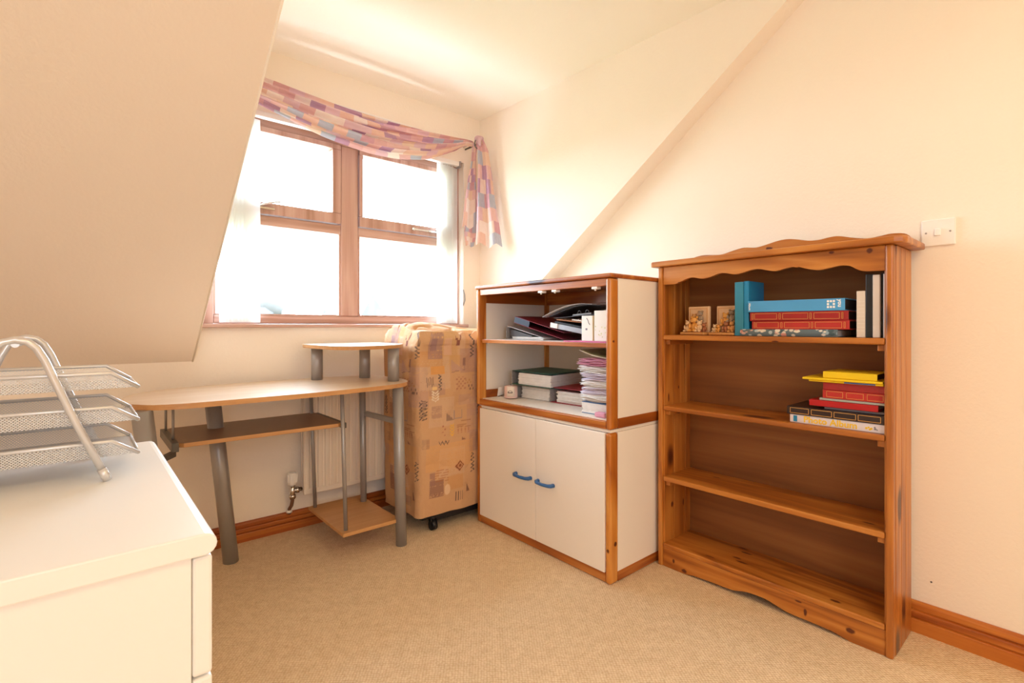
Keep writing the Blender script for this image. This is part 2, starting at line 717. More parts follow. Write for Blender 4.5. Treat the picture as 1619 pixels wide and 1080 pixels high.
# ================================================================ THE ROOM
XR = 2.09      # right wall
YW = 2.60      # window wall
ZC = 2.33      # ceiling
XL = -1.9
YB = -2.2


def slope_z(y):
    return 1.287 + 0.7425 * (2.005 - y)


Y_TOP = 2.005 - (ZC - 1.287) / 0.7425      # where the roof slope meets the flat ceiling
WX0, WX1, WZ0, WZ1 = 0.40, 1.84, 1.000, 2.03    # window opening

struct('floor', B(XL - 0.1, XR + 0.1, YB - 0.1, YW + 0.25, -0.1, 0), M['carpet'])
struct('ceiling', B(XL - 0.1, XR + 0.1, YB - 0.1, YW + 0.25, ZC, ZC + 0.1), M['ceiling'])
struct('wall_right', B(XR, XR + 0.12, YB - 0.1, YW + 0.25, 0, ZC), M['wall'])
struct('wall_left', B(XL - 0.12, XL, YB - 0.1, YW + 0.25, 0, ZC), M['wall'])
mb = MB()
RX0, RX1, RZ0, RZ1 = -1.3, 0.3, 0.85, 2.05
mb.box(XL, XR, YB - 0.12, YB, 0, ZC)
struct('wall_rear', mb, M['wall'])

mb = MB()
mb.box(XL, XR, YW, YW + 0.22, 0, WZ0)
mb.box(XL, WX0, YW, YW + 0.22, WZ0, ZC)
mb.box(WX1, XR, YW, YW + 0.22, WZ0, ZC)
mb.box(WX0, WX1, YW, YW + 0.22, WZ1, ZC)
struct('wall_window', mb, M['wall'])

# roof slope to the left of the dormer; its cut end is the left cheek
mb = MB()
XD = 0.38
ys, ye = YW, Y_TOP
mb.prism([(ys, slope_z(ys)), (ye, ZC), (ys, ZC)], 'X', XL, XD)
struct('ceiling_slope', mb, M['wall'])
# white corner bead along the edge of the slope
mb = MB()
mb.cyl((XD, ys, slope_z(ys)), (XD, ye, ZC), 0.0035, seg=8)
struct('trim_1', mb, M['ceiling'])
# right dormer cheek, proud of the right wall; its lower face is the narrow strip of roof slope
mb = MB()
A = [(2.005, Y_TOP, ZC), (1.968, YW, ZC), (1.968, YW, slope_z(YW))]
vA = [mb.bm.verts.new(p) for p in A]
vB = [mb.bm.verts.new((XR, p[1], p[2])) for p in A]
mb.bm.faces.new(vA)
mb.bm.faces.new(vB[::-1])
for k in range(3):
    mb.bm.faces.new((vA[k], vB[k], vB[(k + 1) % 3], vA[(k + 1) % 3]))
struct('wall_dormer', mb, M['wall'])

# moulded pine skirting
SK = [(0, 0), (0.021, 0), (0.021, 0.040), (0.0195, 0.0435), (0.0115, 0.0450), (0.0115, 0.0480), (0.0165, 0.0500), (0.0165, 0.064), (0.0145, 0.0685), (0.0085, 0.0705), (0.0085, 0.0730), (0.0120, 0.0745), (0.0120, 0.088), (0.0095, 0.094), (0.005, 0.098), (0, 0.098)]
mb = MB()
mb.prism([(XR - a, z) for a, z in SK], 'Y', YB, YW)
struct('baseboard_right', mb, M['skirtY'])
mb = MB()
mb.prism([(YW - a * 1.3, z * 0.88) for a, z in SK], 'X', XL, XR - 0.02)
struct('baseboard_window', mb, M['skirtX'])

# ---------------------------------------------------------------- window
win = thing('window_1', None, None, (1.12, 2.66, WZ0))
win['kind'] = 'structure'
FY0, FY1 = 2.655, 2.725
z_bot, z_t0, z_t1, z_top = 1.055, 1.494, 1.606, 1.947
mx0, mx1 = 1.093, 1.168


def wpart(name, mb, mat, parent=win):
    return link(name, mb, mat, parent)


wpart('jamb', B(WX0, 0.470, FY0, FY1, WZ0 + 0.012, WZ1, bev=0.004), M['frame'])
wpart('jamb', B(1.775, WX1, FY0, FY1, WZ0 + 0.012, WZ1, bev=0.004), M['frame'])
wpart('mullion', B(1.070, mx1, FY0, FY1, z_bot, z_top + 0.03, bev=0.006), M['frame'])
wpart('head', B(0.470, 1.775, FY0, FY1, z_top + 0.03, WZ1, bev=0.004), M['frameX'])
wpart('bottom_rail', B(0.470, 1.775, FY0, FY1, WZ0 + 0.012, z_bot, bev=0.006), M['frameX'])
for (a, b_) in ((0.470, 1.070), (mx1, 1.775)):
    wpart('transom', B(a, b_, FY0, FY1, z_t0, z_t0 + 0.052, bev=0.005), M['frameX'])
    # opening top sash: a frame of its own
    mb = MB()
    s0, s1, t0, t1 = a + 0.004, b_ - 0.004, z_t0 + 0.056, z_top + 0.028
    y0, y1 = FY0 - 0.012, FY1 - 0.01
    w_ = 0.045
    mb.box(s0, s1, y0, y1, t0, z_t1, bev=0.004)
    mb.box(s0, s1, y0, y1, z_top, t1, bev=0.004)
    mb.box(s0, s0 + (w_ if a < 1 else 0.020), y0, y1, z_t1, z_top, bev=0.004)
    mb.box(s1 - w_, s1, y0, y1, z_t1, z_top, bev=0.004)
    sash = wpart('sash', mb, M['frame'])
    link('pane', B(s0 + 0.015, s1 - 0.03, FY1 - 0.045, FY1 - 0.039, z_t1 - 0.01, z_top + 0.01), M['glass'], sash)
    # stay and pins on the sash foot
    cx_ = (s0 + s1) / 2 - (0.17 if a < 1 else -0.12)
    mb = MB()
    mb.box(cx_ - 0.10, cx_ + 0.13, y0 - 0.012, y0 - 0.006, z_t1 - 0.036, z_t1 - 0.024, bev=0.002)
    mb.cyl((cx_ - 0.09, y0, z_t1 - 0.030), (cx_ - 0.09, y0 - 0.018, z_t1 - 0.030), 0.008, seg=10)
    mb.cyl((cx_ + 0.02, y0, z_t1 - 0.030), (cx_ + 0.02, y0 - 0.018, z_t1 - 0.030), 0.006, seg=10)
    mb.ring_tube([(cx_ + 0.06, y0 - 0.012, z_t1 - 0.02), (cx_ + 0.10, y0 - 0.02, z_t1 - 0.005), (cx_ + 0.15, y0 - 0.03, z_t1 + 0.006)], 0.0045, 8)
    link('casement_stay', mb, M['chrome'], sash)
    wpart('pane', B(a - 0.01, b_ + 0.01, FY1 - 0.035, FY1 - 0.029, z_bot - 0.01, z_t0 + 0.01), M['glass'])
    # glazing beads of the fixed light
    mb = MB()
    mb.box(a, a + 0.010, FY0 + 0.004, FY1 - 0.036, z_bot, z_t0)
    mb.box(b_ - 0.010, b_, FY0 + 0.004, FY1 - 0.036, z_bot, z_t0)
    mb.box(a + 0.010, b_ - 0.010, FY0 + 0.004, FY1 - 0.036, z_bot, z_bot + 0.006)
    wpart('glazing_bead', mb, M['frame'])
wpart('window_sill', B(WX0 - 0.015, WX1 + 0.01, 2.560, FY0 + 0.005, 0.994, 1.012, bev=0.004), M['frameX'])

# ---------------------------------------------------------------- what is outside: pale hillside with houses and trees
M['far_tree'] = paint('distant_foliage', '#45403b', 0.9, 0.2, 0.8)
M['far_wall'] = paint('distant_render', '#cfc8bd', 0.9, 0.05, 1)
M['far_roof'] = paint('distant_slate', '#46413d', 0.8, 0.1, 1)
M['grass'] = paint('distant_grass', '#74805e', 0.95, 0.2, 0.05)
mb = MB()
mb.grid(lambda u, v: Vector((-80 + 200 * u, 6 + 150 * v, -3.0 + 4.2 * max(0, v - 0.25) + 1.2 * noise.noise(Vector((u * 6, v * 5, 0)))))
        , 40, 30, uv=False)
tag(link('hillside', mb, M['grass']), kind='structure')


def far_tree(x, y, h, lab):
    zb = -3.0 + 4.2 * max(0, (y - 6) / 150 - 0.25)
    t = thing('tree', lab, 'tree', (x, y, zb), group='trees on the skyline')
    link('trunk', MB().cyl((x, y, zb - 0.5), (x, y, zb + h * 0.5), 0.22, 0.12, 8), M['far_tree'], t)
    mb = MB()
    for k in range(7):
        a = k * 2.4
        mb.blob((x + math.cos(a) * h * 0.2, y + math.sin(a) * h * 0.2, zb + h * (0.5 + 0.07 * k * 0.8)), (h * 0.24, h * 0.24, h * 0.2), sub=2)
    for v in mb.bm.verts:
        v.co += Vector((noise.noise(v.co * 0.9), noise.noise(v.co * 0.9 + Vector((5, 0, 0))), noise.noise(v.co * 0.9 + Vector((0, 7, 0))))) * 0.35
    link('crown', mb, M['far_tree'], t)


for x, y, h in ((15, 62, 7.0), (19.5, 68, 5.2), (24, 60, 6.0), (28.5, 67, 4.8), (32.5, 62, 5.5), (37, 68, 4.8), (42, 61, 5.8), (9, 66, 5.5)):
    far_tree(x, y, h, 'pale distant tree on the bright skyline beyond the window')
hs = thing('house', 'pale distant house with pitched roof seen low through the bright window', 'house', (25, 46, -2.2))
link('wall', B(22, 28, 43, 49, -2.6, 1.6), M['far_wall'], hs)
link('roof', MB().prism([(42.6, 1.6), (49.4, 1.6), (46, 4.0)], 'X', 21.7, 28.3), M['far_roof'], hs)
link('chimney', B(26.2, 26.9, 45.6, 46.4, 3.2, 4.9), M['far_wall'], hs)
for k in range(3):
    link('window', B(22.8 + 1.8 * k, 23.8 + 1.8 * k, 42.94, 43.05, -0.2, 1.0), M['far_roof'], hs)

# ---------------------------------------------------------------- vertical blind
bl = thing('vertical_blind', 'white fabric vertical blind drawn to both ends of the window', 'blind', (1.12, 2.615, 1.014))
link('headrail', B(0.44, 1.80, 2.590, 2.625, 2.000, 2.028, bev=0.004), M['white_plastic'], bl)
link('end_cap', B(1.800, 1.812, 2.585, 2.630, 1.992, 2.032, bev=0.003), M['steel'], bl)


def slat(x, ang, w=0.089):
    mb = MB()
    c, s = math.cos(ang), math.sin(ang)

    def fn(u, v):
        a = (u - 0.5) * w
        bow = 0.005 * (1 - (2 * u - 1) ** 2)
        return Vector((x + a * c - bow * s, 2.610 + a * s * 0.5 + bow * c, 1.018 + 0.975 * v))
    mb.grid(fn, 4, 6)
    o = link('slat', mb, M['blind'], bl)
    return o


for k in range(9):
    slat(0.515 + 0.0138 * k, R(42 + 5 * math.sin(k * 2.1)))
for k in range(9):
    slat(1.672 + 0.0130 * k, R(40 + 6 * math.sin(k * 1.7)))
mb = MB()
mb.ring_tube([(1.826, 2.585, 2.00), (1.828, 2.582, 1.6), (1.826, 2.585, 1.23)], 0.0016, 6)
link('pull_cord', mb, M['white_plastic'], bl)
mb = MB()
mb.ring_tube([(1.826, 2.585, 1.23), (1.832, 2.584, 1.20), (1.834, 2.584, 1.165), (1.826, 2.586, 1.13)], [0.003, 0.006, 0.007, 0.003], 8)
link('cord_weight', mb, M['steel'], bl)

# ---------------------------------------------------------------- curtain swag
sw = thing('curtain_swag', 'pink and mauve patchwork scarf curtain draped over the window top', 'curtain', (1.25, 2.54, 2.0))
TOP = [(0.40, 2.165), (0.664, 2.148), (0.805, 2.133), (1.008, 2.120), (1.165, 2.120), (1.373, 2.126), (1.618, 2.135), (1.77, 2.146), (1.845, 2.152)]
BOT = [(0.40, 2.09), (0.629, 2.017), (0.752, 1.988), (0.918, 1.949), (1.037, 1.937), (1.165, 1.923), (1.337, 1.926), (1.524, 1.961), (1.777, 2.085), (1.845, 2.125)]


def interp(T_, x):
    for (a, za), (b_, zb) in zip(T_[:-1], T_[1:]):
        if x <= b_:
            t = (x - a) / (b_ - a)
            t = max(0, min(1, t))
            return za + (zb - za) * t
    return T_[-1][1]


def interp_s(T_, x):
    return (interp(T_, x - 0.05) + interp(T_, x) * 2 + interp(T_, x + 0.05)) / 4


def swag_fn(u, v):
    x = 0.40 + 1.445 * u
    zt, zb = interp_s(TOP, min(x, 1.80)), interp_s(BOT, min(x, 1.80))
    if x > 1.72:
        k = (x - 1.72) / 0.125
        zb = zb + (zt - 0.035 - zb) * k * 0.8
    z = zt + (zb - zt) * v
    h = (zt - zb) / 0.2
    f = 0.015 * math.sin(v * 2 * PI * 4.2 + 1.3 * math.sin(u * 5) + 0.5) * h
    f += 0.006 * math.sin(v * 2 * PI * 8 + u * 9) * h
    belly = 0.030 * math.sin(PI * v) * (0.4 + h)
    y = 2.520 - belly - f
    z += 0.006 * math.sin(v * 2 * PI * 4.2 + u * 6)*h
    return Vector((x, y, z))


mb = MB()
mb.grid(swag_fn, 110, 60)
link('swag', mb, M['curtain'], sw)


def tail(rows, name, folds, amp, ny=50, hem=0.0):
    def fn(u, v):
        t = v * (len(rows) - 1)
        i = min(int(t), len(rows) - 2)
        k = t - i

        L0, R0 = rows[i]
        L1, R1 = rows[i + 1]
        Lp = Vector(L0).lerp(Vector(L1), k)
        Rp = Vector(R0).lerp(Vector(R1), k)
        p = Lp.lerp(Rp, u)
        across = (Rp - Lp).normalized()
        nrm = across.cross(Vector((0, 0, 1))).normalized()
        w = (Rp - Lp).length
        p += nrm * amp * math.sin(u * 2 * PI * folds + 0.6) * min(1.0, 0.35 + v) * min(1, w / 0.06)
        p.z += hem * 0.7 * max(0.0, v - 0.6) / 0.4 * (1 - 2 * abs((u * folds + 0.2) % 1.0 * 2 - 1))
        return p
    mb = MB()
    mb.grid(fn, 28, ny)
    return link(name, mb, M['curtain_tail'], sw)


tail([((1.838, 2.50, 2.13), (1.866, 2.49, 2.13)), ((1.824, 2.505, 2.00), (1.858, 2.50, 2.01)), ((1.800, 2.505, 1.90), (1.862, 2.50, 1.92)),
      ((1.782, 2.505, 1.80), (1.862, 2.49, 1.80)), ((1.757, 2.51, 1.60), (1.872, 2.49, 1.62))], 'tail', 1.5, 0.010, hem=0.02)
tail([((1.845, 2.52, 2.10), (1.870, 2.515, 2.10)), ((1.825, 2.525, 1.85), (1.880, 2.52, 1.85)), ((1.790, 2.53, 1.58), (1.880, 2.525, 1.58)), ((1.800, 2.53, 1.495), (1.860, 2.525, 1.50))], 'tail', 1.0, 0.008, hem=0.01)
tail([((1.846, 2.482, 2.168), (1.893, 2.470, 2.165)), ((1.852, 2.475, 2.10), (1.912, 2.440, 2.085)), ((1.850, 2.465, 1.94), (1.915, 2.410, 1.93)),
      ((1.842, 2.460, 1.78), (1.912, 2.380, 1.765)), ((1.832, 2.450, 1.62), (1.912, 2.340, 1.61)), ((1.818, 2.440, 1.49), (1.906, 2.305, 1.476))], 'tail', 1.6, 0.016, hem=0.022)
# twisted knot and its holdback
mb = MB()
for k in range(3):
    pts = []
    for j in range(9):
        a = j / 8 * PI * 1.1 + k * 0.5
        pts.append((1.868 + 0.020 * math.cos(a) + 0.004 * k, 2.485 - 0.012 * k, 2.140 + 0.026 * math.sin(a) - 0.004 * k))
    mb.ring_tube(pts, [0.006, 0.010, 0.012, 0.013, 0.013, 0.013, 0.012, 0.010, 0.006], 10)
link('knot', mb, M['curtain_tail'], sw)
mb = MB()
mb.ring_tube([(1.850 + 0.018 * math.cos(a), 2.475, 2.118 + 0.026 * math.sin(a)) for a in [k * PI / 8 for k in range(16)]], 0.0035, 8, closed=True)
mb.cyl((1.85, 2.49, 2.118), (1.85, 2.598, 2.118), 0.005, seg=10)
link('holdback', mb, M['dark_steel'], sw)
mb = MB()
mb.cyl((0.46, 2.60, 2.115), (0.46, 2.505, 2.115), 0.004, seg=8)
mb.cyl((1.84, 2.535, 2.13), (0.42, 2.535, 2.135), 0.006, seg=10)
mb.cyl((1.84, 2.60, 2.13), (1.84, 2.53, 2.13), 0.005, seg=8)
link('curtain_wire', mb, M['white_plastic'], sw)

# ---------------------------------------------------------------- radiator
rd = thing('radiator', 'cream panel radiator low on the wall behind the desk', 'radiator', (1.25, 2.52, 0.18))
mb = MB()
nfl = 24
prof = []
x0, x1 = 0.826, 1.72
for k in range(nfl):
    a = x0 + 0.03 + (x1 - x0 - 0.06) * k / nfl
    w_ = (x1 - x0 - 0.06) / nfl
    prof += [(a, 2.508), (a + w_ * 0.15, 2.500), (a + w_ * 0.62, 2.500), (a + w_ * 0.77, 2.508)]
poly = [(x0, 2.515), (x0, 2.506), (x0 + 0.006, 2.500), (x0 + 0.022, 2.500)] + prof + [(x1 - 0.022, 2.500), (x1, 2.506), (x1, 2.515)]
mb.prism(poly, 'Z', 0.205, 0.665)
mb.box(x0, x1, 2.500, 2.516, 0.180, 0.207, bev=0.004)
mb.box(x0, x1, 2.500, 2.516, 0.663, 0.690, bev=0.004)
link('panel', mb, M['rad'], rd)
link('rear_panel', B(x0 + 0.005, x1, 2.552, 2.562, 0.185, 0.685, bev=0.003), M['rad'], rd)
link('top_grille', B(x0, x1, 2.500, 2.565, 0.690, 0.694, bev=0.001), M['rad'], rd)
link('bracket', B(0.95, 0.98, 2.562, 2.599, 0.22, 0.62), M['rad'], rd)
link('bracket', B(1.55, 1.58, 2.562, 2.599, 0.22, 0.62), M['rad'], rd)
mb = MB()
mb.ring_tube([(0.782, 2.585, 0.080), (0.782, 2.580, 0.105), (0.782, 2.548, 0.130), (0.782, 2.535, 0.155), (0.782, 2.535, 0.190)], 0.0085, 14)
link('pipe', mb, paint('tarnished_copper', '#8d6b55', 0.45, 0.2, 30, metal=0.6), rd)
vv = link('valve', MB().cyl((0.782, 2.535, 0.165), (0.782, 2.535, 0.235), 0.013, seg=16).cyl((0.782, 2.535, 0.205), (0.826, 2.535, 0.205), 0.010, seg=14)
          .cyl((0.797, 2.535, 0.205), (0.812, 2.535, 0.205), 0.015, seg=6).cyl((0.782, 2.535, 0.17), (0.782, 2.535, 0.185), 0.016, seg=6), M['chrome'], rd)
mb = MB()
mb.lathe([(0.014, 0.232), (0.014, 0.2321), (0.0195, 0.236), (0.0200, 0.2365), (0.0200, 0.290), (0.0195, 0.2915), (0.013, 0.2925), (0.013, 0.2926)], 0.782, 2.535, 20)
for k in range(10):
    a = 2 * PI * k / 10
    mb.box(-0.002, 0.002, 0.019, 0.0235, 0.247, 0.284, M=Matrix.Translation((0.782, 2.535, 0)) @ Matrix.Rotation(a, 4, 'Z'))
link('thermostat_cap', mb, M['white_plastic'], vv)
link('pipe_collar', MB().lathe([(0.015, 0.087), (0.013, 0.094), (0.010, 0.098)], 0.782, 2.583, 16), M['white_plastic'], rd)

# ---------------------------------------------------------------- light switch
ls = thing('light_switch', 'white plastic single rocker switch on the cream wall', 'switch', (XR, 0.327, 1.301))
link('faceplate', B(XR - 0.009, XR, 0.284, 0.370, 1.258, 1.344, bev=0.004, seg=3), M['white_plastic'], ls)
mb = MB()
mb.box(XR - 0.0155, XR - 0.006, 0.3205, 0.3345, 1.290, 1.312, bev=0.0015, M=Matrix.Translation((0, 0, 0)))
link('rocker', mb, M['white_plastic'], ls)
for yy in (0.297, 0.357):
    link('screw', MB().cyl((XR - 0.0105, yy, 1.301), (XR - 0.008, yy, 1.301), 0.0028, seg=12), M['steel'], ls)
# rawl plug mark low on the wall
mk = link('wall_plug', MB().cyl((XR - 0.001, 0.345, 0.172), (XR + 0.002, 0.345, 0.172), 0.0028, seg=10), M['dark_steel'], loc=(XR, 0.345, 0.172))
tag(mk, 'tiny dark screw plug in the cream wall above the skirting', 'wall plug')

def knots(o, marks):
    """knots of this very board: marks = [(world position, (rx, ry, rz))]; the board gets its own copy of the wood"""
    off = world_loc(o)
    m = o.data.materials[0].copy()
    o.data.materials[0] = m
    n, l = m.node_tree.nodes, m.node_tree.links
    b = n['Principled BSDF']
    tc = n.new('ShaderNodeTexCoord')
    ns = n.new('ShaderNodeTexNoise')
    ns.inputs['Scale'].default_value = 60
    l.new(tc.outputs['Object'], ns.inputs['Vector'])
    for pos, rad in marks:
        src = b.inputs['Base Color'].links[0].from_socket
        sub = n.new('ShaderNodeVectorMath')
        sub.operation = 'SUBTRACT'
        l.new(tc.outputs['Object'], sub.inputs[0])
        sub.inputs[1].default_value = Vector(pos) - off
        dv = n.new('ShaderNodeVectorMath')
        dv.operation = 'DIVIDE'
        l.new(sub.outputs[0], dv.inputs[0])
        dv.inputs[1].default_value = rad
        ln = n.new('ShaderNodeVectorMath')
        ln.operation = 'LENGTH'
        l.new(dv.outputs[0], ln.inputs[0])
        ad = n.new('ShaderNodeMath')
        ad.operation = 'MULTIPLY_ADD'
        ad.inputs[1].default_value = 0.5
        l.new(ns.outputs['Fac'], ad.inputs[0])
        l.new(ln.outputs['Value'], ad.inputs[2])
        rp = n.new('ShaderNodeValToRGB')
        rp.color_ramp.elements[0].position = 0.70
        rp.color_ramp.elements[0].color = (1, 1, 1, 1)
        rp.color_ramp.elements[1].position = 1.0
        rp.color_ramp.elements[1].color = (0, 0, 0, 1)
        l.new(ad.outputs[0], rp.inputs['Fac'])
        mx = n.new('ShaderNodeMix')
        mx.data_type = 'RGBA'
        l.new(rp.outputs[0], mx.inputs[0])
        l.new(src, mx.inputs[6])
        mx.inputs[7].default_value = hexc('#5a240c')
        l.new(mx.outputs[2], b.inputs['Base Color'])


# ================================================================ CHEST OF DRAWERS
ch = thing('chest_of_drawers', 'white chest of drawers with rounded top edge, close beside the camera', 'chest of drawers', (-0.07, 1.23, 0))
cx0, cx1, cy0, cy1 = -0.36, 0.154, 0.84, 1.615
# top slab with a full round nose towards the drawers
nose = [(cx0, 0.668), (cx0, 0.700)]
for k in range(9):
    a = PI / 2 - k * PI / 8
    nose.append((cx1 - 0.016 + 0.016 * math.cos(a), 0.684 + 0.016 * math.sin(a)))
mb = MB()
mb.prism(nose, 'Y', cy0, cy1, bev=0.0025)
link('top', mb, M['chest_white'], ch)
link('side_panel', B(cx0 + 0.01, 0.123, 0.851, 0.869, 0.0, 0.668, bev=0.0015), M['chest_white'], ch)
link('side_panel', B(cx0 + 0.01, 0.123, 1.586, 1.604, 0.0, 0.668, bev=0.0015), M['chest_white'], ch)
link('back_panel', B(cx0 + 0.012, cx0 + 0.018, 0.869, 1.586, 0.03, 0.668), M['chest_white'], ch)
link('plinth', B(0.09, 0.105, 0.869, 1.586, 0.0, 0.05), M['chest_white'], ch)
for z0, z1 in ((0.488, 0.662), (0.310, 0.484), (0.182, 0.306), (0.054, 0.178)):
    d = link('drawer', B(0.1245, 0.1500, 0.854, 1.601, z0, z1, bev=0.004), M['chest_white'], ch)
    link('knob', MB().cyl((0.148, 1.05, (z0 + z1) / 2), (0.168, 1.05, (z0 + z1) / 2), 0.008, 0.015, 16), M['chest_white'], d)
    link('knob', MB().cyl((0.148, 1.41, (z0 + z1) / 2), (0.168, 1.41, (z0 + z1) / 2), 0.008, 0.015, 16), M['chest_white'], d)
link('drawer_box', B(cx0 + 0.03, 0.1235, 0.872, 1.583, 0.06, 0.66), M['chest_white'], ch)


# ================================================================ WIRE LETTER TRAYS
def mesh_mat():
    m, n, l, b = new_mat('perforated_silver_mesh')
    b.inputs['Base Color'].default_value = hexc('#e2e1e1')
    b.inputs['Metallic'].default_value = 0.35
    b.inputs['Roughness'].default_value = 0.32
    tc = n.new('ShaderNodeTexCoord')
    mp = n.new('ShaderNodeMapping')
    mp.inputs['Rotation'].default_value = (0, 0, R(45))
    mp.inputs['Scale'].default_value = (260, 260, 260)
    l.new(tc.outputs['UV'], mp.inputs['Vector'])
    fr = n.new('ShaderNodeVectorMath')
    fr.operation = 'FRACTION'
    l.new(mp.outputs[0], fr.inputs[0])
    sp = n.new('ShaderNodeSeparateXYZ')
    l.new(fr.outputs[0], sp.inputs[0])
    gx = []
    for ax in ('X', 'Y'):
        g = n.new('ShaderNodeMath')
        g.operation = 'GREATER_THAN'
        g.inputs[1].default_value = 0.42
        l.new(sp.outputs[ax], g.inputs[0])
        gx.append(g)
    mu = n.new('ShaderNodeMath')
    mu.operation = 'MULTIPLY'
    l.new(gx[0].outputs[0], mu.inputs[0])
    l.new(gx[1].outputs[0], mu.inputs[1])
    t = n.new('ShaderNodeBsdfTransparent')
    ms = n.new('ShaderNodeMixShader')
    l.new(mu.outputs[0], ms.inputs[0])
    l.new(b.outputs[0], ms.inputs[1])
    l.new(t.outputs[0], ms.inputs[2])
    l.new(ms.outputs[0], n['Material Output'].inputs['Surface'])
    return m


M['mesh'] = mesh_mat()
lt = thing('letter_tray', 'silver wire mesh letter tray of three tiers standing on the white chest', 'letter tray', (-0.09, 1.38, 0.700))


def quad_uv(mb, pts):
    """flat sheet with UVs in metres"""
    vs = [mb.bm.verts.new(p) for p in pts]
    f = mb.bm.faces.new(vs)
    lay = mb.bm.loops.layers.uv.verify()
    o = Vector(pts[0])
    e1 = (Vector(pts[1]) - o).normalized()
    nn = e1.cross(Vector(pts[-1]) - o).normalized()
    e2 = nn.cross(e1)
    for lp in f.loops:
        d = lp.vert.co - o
        lp[lay].uv = (d.dot(e1), d.dot(e2))


for zr in (0.774, 0.841, 0.908):
    zb = zr - 0.031
    X0, X1, Xe = -0.27, 0.048, 0.092
    y0, y1 = 1.262, 1.498
    mb = MB()
    quad_uv(mb, [(X0, y0 + 0.012, zb), (Xe, y0 + 0.012, zb), (Xe, y1 - 0.012, zb), (X0, y1 - 0.012, zb)])
    quad_uv(mb, [(X0, y0, zr), (X1, y0, zr), (Xe, y0 + 0.012, zb), (X0, y0 + 0.012, zb)])
    quad_uv(mb, [(X0, y1, zr), (X1, y1, zr), (Xe, y1 - 0.012, zb), (X0, y1 - 0.012, zb)])
    quad_uv(mb, [(X0, y0, zr), (X0, y1, zr), (X0, y1 - 0.012, zb), (X0, y0 + 0.012, zb)])
    tr = link('tray', mb, M['mesh'], lt, solid=0.0006)
    mb = MB()
    mb.ring_tube([(Xe, y1 - 0.012, zb), (X1, y1, zr), (X0, y1, zr), (X0, y0, zr), (X1, y0, zr), (Xe, y0 + 0.012, zb)], 0.0040, 8)
    mb.ring_tube([(Xe, y1 - 0.012, zb), (Xe, y0 + 0.012, zb)], 0.003, 8)
    link('rim', mb, M['silver_wire'], tr)


def arch(yy):
    pts = [(0.041, 0.705), (-0.006, 0.822), (-0.032, 0.894), (-0.047, 0.937), (-0.058, 0.960), (-0.070, 0.972), (-0.086, 0.976)]
    pts = pts + [(-0.172 - x, z) for x, z in pts[-2::-1]]
    # leg ends
    return [(x, yy, z) for x, z in pts]


for yy in (1.250, 1.510):
    f = link('wire_frame', MB().ring_tube(arch(yy), 0.0066, 12), M['silver_wire'], lt)
    for sx in (1, -1):
        mb = MB()
        a = Vector((0.041, yy, 0.705))
        d = (Vector((0.041, yy, 0.705)) - Vector((-0.006, yy, 0.822))).normalized()
        p0, p1 = a - d * 0.022, a + d * 0.003
        if sx < 0:
            p0.x, p1.x = -0.172 - p0.x, -0.172 - p1.x
        mb.cyl(p0, p1, 0.0080, 0.0074, 14)
        link('foot', mb, M['silver_wire'], f)
link('cross_bar', MB().cyl((-0.086, 1.250, 0.968), (-0.086, 1.510, 0.968), 0.0060, seg=12), M['silver_wire'], lt)

# ================================================================ COMPUTER DESK
dk = thing('computer_desk', 'beech topped computer desk with curved end and grey steel tube legs', 'desk', (0.66, 2.25, 0))


def catmull(P, n=6):
    out = []
    L = len(P)
    for i in range(L):
        p0, p1, p2, p3 = [Vector((*P[(i + k - 1) % L], 0)) for k in range(4)]
        for j in range(n):
            t = j / n
            q = 0.5 * ((2 * p1) + (-p0 + p2) * t + (2 * p0 - 5 * p1 + 4 * p2 - p3) * t * t + (-p0 + 3 * p1 - 3 * p2 + p3) * t ** 3)
            out.append((q.x, q.y))
    return out


def slab(name, outline, z0, z1, mt, me_, parent):
    mb = MB()
    mb.prism(outline, 'Z', z0, z1, bev=0.002)
    o = link(name, mb, [mt, me_], parent)
    for p in o.data.polygons:
        if abs(p.normal.z) < 0.8:
            p.material_index = 1
    return o


top_pts = [(.112, 2.20), (.124, 2.090), (.170, 2.018), (.216, 1.990), (.29, 1.974), (.437, 1.972), (.672, 1.972), (.86, 1.988), (1.05, 2.020), (1.145, 2.075), (1.19, 2.16), (1.20, 2.27), (1.185, 2.42), (1.10, 2.505),
           (.864, 2.535), (.552, 2.530), (.345, 2.500), (.253, 2.470), (.175, 2.399), (.125, 2.31)]
slab('desktop', catmull(top_pts), 0.725, 0.743, M['beech'], M['beech_edge'], dk)
sh_pts = [(.815, 2.48), (.803, 2.40), (.805, 2.277), (.822, 2.13), (.862, 2.058), (.93, 2.048), (1.003, 2.060), (1.10, 2.10), (1.175, 2.165), (1.20, 2.25), (1.20, 2.40), (1.19, 2.50), (1.12, 2.525), (.90, 2.525)]
slab('raised_shelf', catmull(sh_pts), 0.899, 0.915, M['beech'], M['beech_edge'], dk)
rr = 0.02
slab('keyboard_shelf', [(.285, 2.135), (.85, 2.135), (.868, 2.15), (.868, 2.49), (.285, 2.49), (.268, 2.475), (.268, 2.15)], 0.564, 0.580, paint('shaded_shelf_laminate', '#8d6a4c', 0.4, 0.04, 20), M['beech_edge'], dk)  # shade under the desktop is painted into this browner top colour
slab('lower_shelf', [(.845, 2.072), (1.110, 2.072), (1.110, 2.50), (.845, 2.50)], 0.106, 0.122, M['beech_edge'], M['beech_edge'], dk)


def leg(name, p0, p1, r, mat=None):
    mb = MB().cyl(p0, p1, r, seg=28)
    return link(name, mb, mat or M['steel'], dk)


